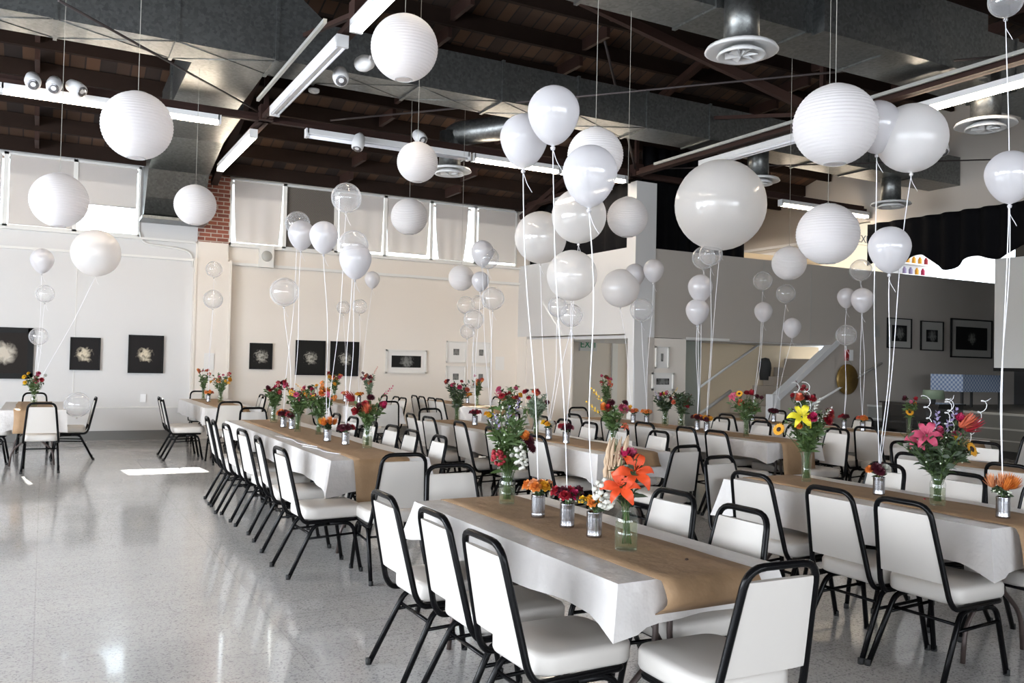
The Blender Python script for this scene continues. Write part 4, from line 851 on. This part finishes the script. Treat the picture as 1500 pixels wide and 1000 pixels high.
# right foreground table
set_jar('flute', 4.54, 4.18, 'R', '', [('lily', 'lily_yellow', -.06, .07, .45, 1.05), ('carnation', 'magenta', .0, .09, .43, 1.1), ('dahlia', 'red', .14, .03, .47, 1.1), ('dahlia', 'red', .12, .05, .42, 1.2), ('dahlia', 'coral', .16, .0, .44, .9), ('dahlia', 'red', .03, 0, .56, 1.0), ('carnation', 'coral', -.05, .0, .55, 1.0), ('dahlia', 'maroon', .0, -.02, .56, .9), ('sunflower', 'gold', -.2, .03, .35, .9), ('carnation', 'orange', -.07, .06, .37, .7), ('spike', 'white', .02, .05, .47, .9), ('spike', 'white', .07, .05, .42, .9)],
        'tall bouquet with a yellow lily and red dahlias', vase_h=.2, height=.5, spread=.11, foliage=230, filler=30, seed=23, curls=2)
set_can(4.52, 3.59, 'R', ['maroon', 'maroon', 'red', 'white', 'orange'], 'maroon blooms with one orange flower', 34, fk='dahlia', filler=14)
set_jar('mason', 4.50, 3.18, 'R', '', [('lily', 'lily_pink', -.10, .07, .41, 1.0), ('lily', 'lily_pink', -.13, .02, .38, .8), ('carnation', 'magenta', .09, .03, .49, 1.0), ('dahlia', 'pink', .08, .05, .40, 1.0), ('sunflower', 'gold', .155, .07, .33, .95), ('sunflower', 'yellow', .07, .08, .38, .6), ('protea', 'red', .15, .0, .43, 1.2), ('protea', 'coral', .11, .02, .45, 1.1), ('spike', 'lavender', -.03, .03, .40, 1.2), ('spike', 'lavender', .02, .03, .42, 1.2), ('carnation', 'lily_pink', -.02, .05, .42, .8), ('celosia', 'white', -.03, .1, .33, .4)],
        'wide bouquet with pink lily and sunflowers', height=.44, spread=.17, foliage=380, leafm='leaf_dark', filler=26, seed=24, curls=4)
set_can(4.47, 2.78, 'R', ['orange', 'peach', 'orange'], 'spiky orange alstroemeria', 35, fk='protea', sc=.75, filler=16)
# long left table
set_jar('mason', 2.36, 10.1, 'B', '', rand_blooms('red', 7, .45, .1, 5), 'slender bouquet of red dahlias', height=.42, spread=.09, foliage=120, seed=25)
set_can(2.30, 9.40, 'B', ['maroon', 'orange', 'red'], 'maroon and orange dahlias', 36, fk='dahlia')
set_can(2.33, 9.15, 'B', ['maroon', 'red', 'maroon'], 'deep red carnations', 37, fk='dahlia')
set_jar('flute', 2.30, 8.81, 'B', '', rand_blooms('mix', 12, .5, .17, 6), 'broad pink and orange bouquet', height=.46, spread=.14, foliage=190, seed=26, filler=12)
set_jar('flute', 2.42, 8.45, 'B', '', rand_blooms('warm', 10, .5, .15, 7), 'broad crimson and coral bouquet', height=.44, spread=.13, foliage=160, seed=27)
set_can(2.30, 7.75, 'B', ['orange', 'gold', 'orange'], 'bright orange alstroemeria', 38, fk='protea', sc=.7)
set_can(2.36, 7.40, 'B', ['maroon', 'maroon', 'red'], 'dark maroon dahlias', 39, fk='dahlia')
set_jar('mason', 2.45, 7.08, 'B', '', [('protea', 'red', -.12, 0, .40, 1.1), ('dahlia', 'red', -.02, .03, .38, 1.0), ('dahlia', 'maroon', .02, 0, .43, 1.1), ('carnation', 'magenta', .12, .02, .36, 1.1), ('spike', 'pink', .12, 0, .44, 1.0), ('carnation', 'red', -.09, .04, .30, 1.2), ('protea', 'coral', .0, .05, .30, 1.0), ('carnation', 'maroon', -.06, .02, .34, 1.1)],
        'red bouquet with pink spike at the near end', height=.38, spread=.12, foliage=130, seed=28)
set_jar('mason', -.10, 13.6, 'L', '', rand_blooms('pinkmix', 10, .46, .13, 8), 'pink and yellow mixed bouquet', height=.42, spread=.12, foliage=90, filler=30, seed=29)
set_jar('flute', 2.42, 15.5, 'G', '', rand_blooms('warm', 5, .5, .09, 9), 'narrow yellow and pink bouquet', height=.5, spread=.08, foliage=90, seed=30)
set_can(2.39, 14.8, 'G', ['orange', 'peach', 'coral'], 'pale orange roses', 40)
set_jar('mason', 2.51, 14.4, 'G', '', rand_blooms('warm', 7, .46, .13, 10), 'coral and purple bouquet', height=.46, spread=.12, foliage=120, seed=41)
set_jar('mason', 4.62, 15.2, 'H', '', rand_blooms('warm', 7, .5, .12, 11), 'tall orange-topped bouquet', height=.48, spread=.12, foliage=110, seed=42)
set_can(4.66, 14.7, 'H', ['peach', 'pink', 'orange'], 'small peach roses', 43); set_can(4.75, 14.2, 'H', ['gold', 'orange'], 'small golden roses', 44)
set_jar('flute', 4.75, 13.7, 'H', '', rand_blooms('red', 8, .52, .1, 12), 'upright coral-red bouquet', height=.5, spread=.09, foliage=110, leafm='leaf_silver', seed=45)
set_jar('flute', 4.55, 9.80, 'C', '', rand_blooms('red', 8, .52, .12, 13), 'tall airy red bouquet', height=.52, spread=.13, foliage=170, leafm='leaf_dark', seed=46)
set_can(4.53, 9.25, 'C', ['maroon', 'red'], 'tiny crimson roses', 47); set_can(4.50, 8.78, 'C', ['yellow', 'gold', 'white'], 'small yellow and cream roses', 48, filler=10)
set_jar('flute', 4.43, 8.20, 'C', '', rand_blooms('warm', 8, .48, .13, 14), 'leafy red and yellow bouquet', height=.5, spread=.12, foliage=150, filler=26, seed=49)
set_jar('flute', 4.50, 7.75, 'C', '', rand_blooms('red', 5, .46, .13, 15), 'silvery green bouquet with one red bloom', height=.44, spread=.12, foliage=190, leafm='leaf_silver', seed=50)
set_can(4.45, 7.41, 'C', ['yellow', 'maroon', 'gold', 'white'], 'yellow and plum roses', 51); set_can(4.38, 6.97, 'C', ['maroon', 'red', 'pink'], 'crimson roses in foil', 52, 'can', 'dahlia')
set_jar('mason', 4.45, 6.30, 'C', '', [('dahlia', 'maroon', -.03, .02, .42, 1.2), ('dahlia', 'pink', .08, .04, .37, 1.5), ('dahlia', 'maroon', .10, 0, .42, 1.0), ('carnation', 'orange', -.08, .02, .37, 1.2), ('carnation', 'red', -.05, .04, .36, 1.1), ('spike', 'yellow', -.1, .0, .42, 1.2), ('spike', 'yellow', -.13, .02, .32, 1.2), ('carnation', 'gold', .13, .02, .38, .7), ('lily', 'coral', .1, .05, .22, .5)],
        'bouquet with pink dahlia and yellow sprays', height=.40, spread=.1, foliage=150, seed=53)
set_can(6.75, 14.1, 'I', ['orange', 'gold'], 'orange mums', 54, fk='dahlia'); set_jar('flute', 6.45, 13.1, 'I', '', rand_blooms('warm', 6, .5, .1, 16), 'tall orange and red bouquet', height=.46, spread=.09, foliage=90, seed=55)
set_jar('flute', 6.90, 9.95, 'D', '', rand_blooms('warm', 4, .6, .07, 17), 'very tall yellow-green spray', height=.62, spread=.07, foliage=110, seed=56)
set_can(6.81, 9.2, 'D', ['coral', 'orange'], 'coral roses', 57); set_can(6.84, 8.95, 'D', ['orange', 'peach'], 'soft orange roses', 58)
set_jar('mason', 6.90, 8.65, 'D', '', rand_blooms('pinkmix', 5, .44, .11, 18), 'dark leafy bouquet with pink dahlia', height=.42, spread=.14, foliage=200, leafm='leaf_dark', seed=59)
set_jar('mason', 6.86, 8.29, 'D', '', rand_blooms('red', 3, .38, .09, 19), 'very leafy dark green bouquet', height=.44, spread=.13, foliage=230, leafm='leaf_dark', seed=60)
set_can(6.88, 8.02, 'D', ['maroon', 'orange'], 'maroon and orange mums', 61, fk='dahlia'); set_can(6.80, 7.76, 'D', ['maroon', 'gold'], 'maroon mums with gold', 62, fk='dahlia')
set_jar('flute', 6.80, 7.12, 'D', '', [('lily', 'lily_pink', -.16, .02, .44, .7), ('sunflower', 'gold', -.09, .03, .47, .8), ('carnation', 'coral', -.07, .05, .36, 1.2), ('carnation', 'red', .04, .0, .46, 1.3), ('dahlia', 'maroon', .11, .0, .44, 1.1), ('dahlia', 'red', .0, .0, .48, 1.0), ('carnation', 'maroon', .14, .02, .42, .9)],
        'broad bouquet with sunflower and red lilies', height=.42, spread=.14, foliage=170, seed=63)
set_can(9.05, 9.35, 'E', ['coral', 'peach'], 'small coral mums', 64, fk='dahlia'); set_can(9.06, 8.95, 'E', ['maroon', 'maroon'], 'large dark maroon mums', 65, fk='dahlia', sc=1.1)
set_jar('mason', 9.02, 8.4, 'E', '', rand_blooms('red', 8, .5, .13, 20), 'bouquet of coral and red blooms', height=.44, spread=.12, foliage=90, seed=66)
set_can(9.02, 7.70, 'E', ['maroon', 'red', 'white'], 'deep red roses', 67); set_can(8.98, 7.38, 'E', ['orange', 'coral', 'peach'], 'orange and coral roses', 68)
set_jar('flute', 8.95, 6.7, 'E', '', [('sunflower', 'gold', -.02, .05, .28, .95), ('carnation', 'maroon', -.05, .0, .42, 1.1), ('celosia', 'pink', .0, .04, .40, .6), ('carnation', 'orange', .04, .04, .37, .7), ('carnation', 'red', .06, .0, .42, 1.0)],
        'narrow bouquet with one sunflower', vase_h=.2, height=.4, spread=.07, foliage=60, seed=69)
# small dropped petals and a loose bloom
for i, (x, y, c, s) in enumerate([(2.24, 2.66, 'seed', 'tiny dark bud lying at the near end of the foreground runner'), (4.62, 3.35, 'f_red', 'single red petal lying on the right foreground tablecloth')]):
    tag(MB().lathe([(0, 0), (.008, .003), (.006, .008), (0, .01)], 8).build('fallen_petal', c, None, (x, y, .752)), s, 'petal')

# ------------------------------------------------------------------ balloons and lanterns
def balloon_mesh(kind, r):
    n, K = 28, 20; prof = []
    for i in range(K+1):
        t = pi*i/K; z = -cos(t)*r; rr = sin(t)*r
        if kind == 'pear':
            z = -cos(t)*r*(1.28 if cos(t) > 0 else 1.0); rr *= 1-.16*max(0, cos(t))**1.2
        prof.append((rr, z))
    zb = prof[0][1]; prof[0] = (.006, zb-.004); prof = [(.010, zb-.022), (.006, zb-.012)]+prof
    m = MB(); m.lathe([(max(a, .0), b_) for a, b_ in prof], n); return m, zb-.02
def balloon(pos, r, kind, m, anchor, label, group, sway=0):
    pos = Vector(pos); mb, zb = balloon_mesh(kind, r); o = mb.build('balloon', m, None, tuple(pos)); tag(o, label, 'balloon', group)
    MB().lathe([(.004, zb-.004), (.011, zb+.002), (.012, zb+.010), (.004, zb+.016)], 10).build('knot', m, o)
    if anchor is not None:
        a = Vector(anchor)-pos; s = Vector((0, 0, zb)); rb = MB(); N = 14; pts = []
        for k in range(N+1):
            t = k/N; p = s.lerp(a, t); p += Vector((cos(label.__len__()+t*4), sin(label.__len__()*2+t*3), 0))*.02*sin(pi*t); pts.append(p)
        rb.tube(pts, .0027, 5)
        tl = [tuple(s+Vector((.012*cos(k*.5)*k/9+.05*k/9, .01*sin(k*.5), -.006*k-.0005*k*k))) for k in range(10)]; rb.tube(tl, .0018, 4); rb.build('ribbon', 'ribbon', o)
    return o
A = {1: (2.17, 3.70, .87), 2: (2.17, 3.43, .87), 3: (2.16, 3.19, .87), 26: (4.45, 7.41, .87), 27: (4.38, 6.97, .87), 6: (2.3, 9.4, .87), 7: (2.33, 9.15, .87), 10: (2.30, 7.75, .87), 11: (2.36, 7.4, .87), 18: (4.66, 14.7, .87), 19: (4.75, 14.2, .87),
     22: (4.53, 9.25, .87), 23: (4.50, 8.78, .87), 29: (6.75, 14.1, .87), 32: (6.81, 9.2, .87), 33: (6.84, 8.95, .87), 36: (6.88, 8.02, .87), 37: (6.80, 7.76, .87), 39: (9.05, 9.35, .87), 40: (9.06, 8.95, .87), 42: (9.02, 7.7, .87), 43: (8.98, 7.38, .87),
     46: (4.52, 3.59, .87), 48: (4.47, 2.78, .87), 13: (-.1, 13.6, .95), 15: (2.39, 14.8, .87)}
BAL = [((2.05, 3.43, 2.67), .121, 2, 'p', 'topmost pearl white balloon over the foreground table'), ((2.05, 3.71, 2.61), .118, 1, 'p', 'pearl white balloon just left of the topmost one, foreground table'), ((2.1, 3.19, 2.35), .121, 3, 'p', 'lowest of three pearl balloons over the foreground table'),
 ((4.39, 6.84, 2.9), .257, 27, 'b', 'big round translucent balloon behind the lowest foreground pearl balloon'), ((4.32, 7.43, 2.76), .259, 26, 'b', 'big round translucent balloon, leftmost of three over the middle table'), ((4.35, 6.88, 2.34), .238, 27, 'b', 'big clear round balloon lowest of three over the middle table'),
 ((4.61, 7.29, 1.99), .116, 26, 'c', 'small clear balloon hanging lowest below the big clear round one'), ((4.49, 7.35, 2.07), .102, 26, 'c', 'small clear balloon half hidden below the big clear round one'),
 ((2.36, 9.27, 2.95), .132, 6, 'c', 'clear balloon peeping out at the left of the long left table cluster'), ((2.36, 9.1, 2.81), .14, 7, 'p', 'left pearl balloon before the dark window screen'), ((2.22, 7.76, 2.62), .131, 10, 'p', 'right pearl balloon before the dark window screen'),
 ((2.39, 7.66, 2.98), .137, 10, 'c', 'clear balloon floating highest over the long left table'), ((2.37, 7.36, 2.51), .133, 11, 'c', 'clear balloon behind the lower pearl one, long left table'), ((2.39, 7.35, 2.38), .142, 11, 'p', 'lowest pearl balloon over the near end of the long left table'),
 ((2.22, 9.19, 2.2), .152, 7, 'c', 'clear balloon floating alone and low over the long left table'), ((4.91, 14.15, 2.87), .129, 19, 'p', 'small pearl balloon alone above the far blinds table'), ((4.6, 14.74, 2.4), .12, 18, 'c', 'left small clear balloon low above the far blinds table'), ((4.73, 14.25, 2.4), .129, 19, 'c', 'right small clear balloon low above the far blinds table'),
 ((4.36, 8.81, 2.75), .132, 23, 'p', 'pearl balloon against the glaring window, upper one'), ((4.42, 8.78, 2.69), .125, 23, 'c', 'clear balloon overlapping the pearl one at the glaring window'), ((4.56, 9.25, 2.47), .106, 22, 'p', 'narrow pearl balloon under the pair at the glaring window'),
 ((4.48, 8.76, 2.23), .132, 23, 'c', 'larger clear balloon right of the far middle cluster'), ((6.7, 14.17, 2.52), .161, 29, 'c', 'leftmost clear balloon above the far corner table'), ((6.9, 14.06, 2.57), .136, 29, 'c', 'middle clear balloon above the far corner table'), ((4.5, 9.29, 2.01), .122, 22, 'c', 'clear balloon lowest in the far middle cluster'), ((6.74, 14.16, 2.05), .136, 29, 'c', 'lowest clear balloon above the far corner table'),
 ((6.87, 7.67, 3.39), .525, 37, 'g', 'huge round white balloon floating right of the white column'), ((6.92, 8.0, 2.81), .139, 36, 'c', 'left clear balloon tucked under the huge white balloon'), ((6.79, 7.73, 2.82), .135, 37, 'c', 'right clear balloon tucked under the huge white balloon'),
 ((6.89, 8.02, 2.45), .147, 36, 'p', 'upper pearl balloon of a stacked pair under the huge balloon'), ((6.87, 8.04, 2.17), .139, 36, 'p', 'lower pearl balloon of a stacked pair under the huge balloon'), ((6.86, 8.89, 2.73), .132, 33, 'p', 'pearl balloon just right of the white column'), ((6.77, 9.17, 2.69), .134, 32, 'p', 'pearl balloon just in front of the white column'),
 ((6.74, 8.97, 2.22), .149, 33, 'c', 'clear balloon low in front of the white column'), ((6.61, 9.26, 2.51), .25, 32, 'o', 'round matte white balloon on the left face of the white column'),
 ((9.12, 9.26, 2.77), .138, 39, 'c', 'leftmost clear balloon over the table before the stairs'), ((9.14, 9.26, 2.32), .129, 39, 'p', 'leftmost pearl balloon over the table before the stairs'), ((9.25, 8.94, 2.57), .136, 40, 'c', 'clear balloon below the small lantern before the grey wall'), ((9.34, 8.9, 2.09), .126, 40, 'p', 'pearl balloon hanging lowest before the stair opening'),
 ((8.9, 7.37, 2.75), .136, 43, 'c', 'uppermost clear balloon before the cream loft wall'), ((9.0, 7.67, 2.43), .114, 42, 'p', 'left pearl balloon of a touching pair on the grey wall'), ((8.92, 7.36, 2.38), .136, 43, 'p', 'right pearl balloon of a touching pair on the grey wall'), ((9.02, 7.68, 1.95), .131, 42, 'c', 'clear balloon floating just above the brass gong'),
 ((4.54, 3.55, 2.26), .125, 46, 'p', 'large pearl balloon in front of the black stage curtain'), ((4.44, 2.74, 2.55), .122, 48, 'p', 'pearl balloon cut by the right edge of the picture'), ((4.64, 3.48, 2.94), .209, 46, 'o', 'round white balloon right of the biggest paper lantern'), ((4.45, 3.58, 3.01), .142, 46, 'p', 'balloon half hidden between the lantern and round balloon'), ((4.39, 2.74, 3.47), .086, 48, 'c', 'small clear balloon at the top right corner'),
 ((-.06, 13.58, 2.77), .151, 13, 'p', 'highest of three balloons over the far left table'), ((-.01, 13.56, 2.31), .123, 13, 'c', 'middle of three balloons over the far left table'), ((-.07, 13.61, 1.72), .123, 13, 'c', 'lowest of three balloons over the far left table'),
 ((2.41, 14.76, 2.92), .134, 15, 'c', 'upper clear balloon in front of the pilaster'), ((2.41, 14.78, 2.43), .157, 15, 'c', 'lower clear balloon in front of the pilaster'), ((.59, 13.23, 2.89), .321, 13, 'o', 'big round white balloon low under the open window')]
KM = {'p': ('pear', 'pearl'), 'c': ('round', 'clear'), 'b': ('round', 'bubble'), 'g': ('round', 'huge'), 'o': ('round', 'opaque')}
for pos, r, ai, k, lab in BAL:
    sh, mm = KM[k]; zc = -r*.08 if sh == 'pear' else 0
    balloon((pos[0], pos[1], pos[2]-zc), r, sh, mm, A[ai], lab, {'p': 'pearl white balloons', 'c': 'small clear balloons', 'b': 'big translucent balloons', 'g': 'huge white balloons', 'o': 'matte round white balloons'}[k])
balloon((.42, 13.15, .80), .17, 'round', 'clear', None, 'clear balloon resting low against the chair at the far left table', 'small clear balloons')
def lantern(pos, r, label):
    pos = Vector(pos); n, K = 40, 112; m = MB(); prof = []
    for i in range(K+1):
        t = .26+(pi-.52)*i/K; k = r*(1-.019*abs(sin(i*pi/4))); prof.append((sin(t)*k, -cos(t)*r*.985))
    m.cap = False; m.lathe(prof, n); o = m.build('paper_lantern', 'paper', None, tuple(pos)); tag(o, label, 'lantern', 'white paper lanterns')
    for zz, rr in ((prof[0][1], prof[0][0]), (-prof[0][1], prof[-1][0])):
        w = MB(); w.tube([(rr*cos(k*pi/12), rr*sin(k*pi/12), zz) for k in range(24)], .003, 4, closed=True)
        if zz < 0: w.build('wire_ring', 'wire', o)
    w.tube([(-prof[-1][0], 0, prof[-1][1]), (0, 0, prof[-1][1]+.02), (prof[-1][0], 0, prof[-1][1])], .0025, 4); w.build('wire_ring', 'wire', o)
    MB().tube([(0, 0, prof[-1][1]+.02), (0, 0, roof(pos.y)-pos.z-.26)], .0022, 5).build('string', 'string', o)
for p, r, s in [((2.3, 6.04, 3.84), .25, 'white paper lantern at the top centre beside the bright strip light'), ((.55, 6.85, 3.18), .25, 'large white paper lantern covering the left light strip'), ((.08, 8.92, 2.9), .25, 'white paper lantern in front of the leftmost window blinds'), ((1.57, 11.1, 3.34), .25, 'white paper lantern in front of the brick pier and duct'),
                ((3.15, 7.84, 3.44), .2, 'white paper lantern below a single spotlight near the far diffuser'), ((4.3, 10.95, 3.45), .25, 'white paper lantern before the middle window blinds'), ((4.2, 3.68, 3.0), .25, 'biggest white paper lantern at the upper right'), ((3.42, 5.13, 3.0), .2, 'paper lantern half hidden behind a foreground pearl balloon'),
                ((4.97, 6.87, 2.95), .2, 'white paper lantern in front of the white column'), ((5.58, 4.95, 2.61), .25, 'white paper lantern in front of the loft opening'), ((7.64, 7.34, 2.74), .2, 'small white paper lantern left of the loft opening lantern'), ((5.62, 12.07, 2.79), .2, 'smallest white paper lantern beside the glaring window')]: lantern(p, r, s)
# white ribbon tails lying on the long left table
for i, pts in enumerate([[(1.98, 8.4), (2.05, 8.0), (2.0, 7.6), (2.08, 7.3)], [(1.98, 7.4), (2.05, 7.1), (2.02, 6.9), (2.1, 6.7)]]):
    tag(MB().tube([(p.x, p.y, .752) for p in fil([(x, y, 0) for x, y in pts], .3)], .004, 5).build('loose_ribbon', 'ribbon'), 'loose white ribbon lying on the long left tablecloth, %s' % ('farther one' if i == 0 else 'nearer one'), 'ribbon')

# ------------------------------------------------------------------ light
w = bpy.data.worlds.new('world'); S.world = w; w.use_nodes = True; bg = w.node_tree.nodes['Background']; bg.inputs[0].default_value = (.80, .90, 1, 1); bg.inputs[1].default_value = 5.
sd = bpy.data.lights.new('sun', 'SUN'); sd.energy = 55; sd.angle = .01; sd.color = (1, .96, .9); so = bpy.data.objects.new('sun', sd); C.objects.link(so)
so.rotation_euler = Vector((.49, -4.27, -3.62)).to_track_quat('-Z', 'Y').to_euler()
def area(name, loc, rot, sx, sy, e, col):
    l = bpy.data.lights.new(name, 'AREA'); l.shape = 'RECTANGLE'; l.size = sx; l.size_y = sy; l.energy = e; l.color = col
    o = bpy.data.objects.new(name, l); C.objects.link(o); o.location = loc; o.rotation_euler = rot
for k, (y0, y1) in enumerate(((-4.5, -1.2), (-.6, 2.8), (3.4, 6.8), (7.4, 10.8))): area('daylight_left_window', (-7.45, (y0+y1)/2, 2.25), (0, -pi/2, 0), 2.7, y1-y0, (140, 215, 410, 590)[k], (.87, .925, 1))
for k, (x0, x1) in enumerate(((-5, -1.5), (-.8, 3), (3.7, 7.2))): area('daylight_front_window', ((x0+x1)/2, -6.25, 2.1), (pi/2, 0, 0), x1-x0, 2.2, 110, (.95, .96, 1))
area('daylight_loft_window', (25, YB-.3, 4.8), (-pi/2, 0, 0), 3.4, .9, 120, (.85, .92, 1))
area('loft_side_fill', (13.6, 15.2, 4.6), (0, 0, 0), .3, 1.0, 45, (1, .9, .78))  # added fill without a known lamp, lifts the dark loft side wall
area('loft_top_fill', (17.5, 14.4, 5.9), (0, 0, 0), 3, 2, 110, (1, .93, .8))  # added fill under the closed loft ceiling, brightens the loft
S.view_settings.view_transform = 'Standard'; S.view_settings.look = 'None'; S.view_settings.gamma = 1; S.view_settings.use_curve_mapping = False
S.view_settings.exposure = .32
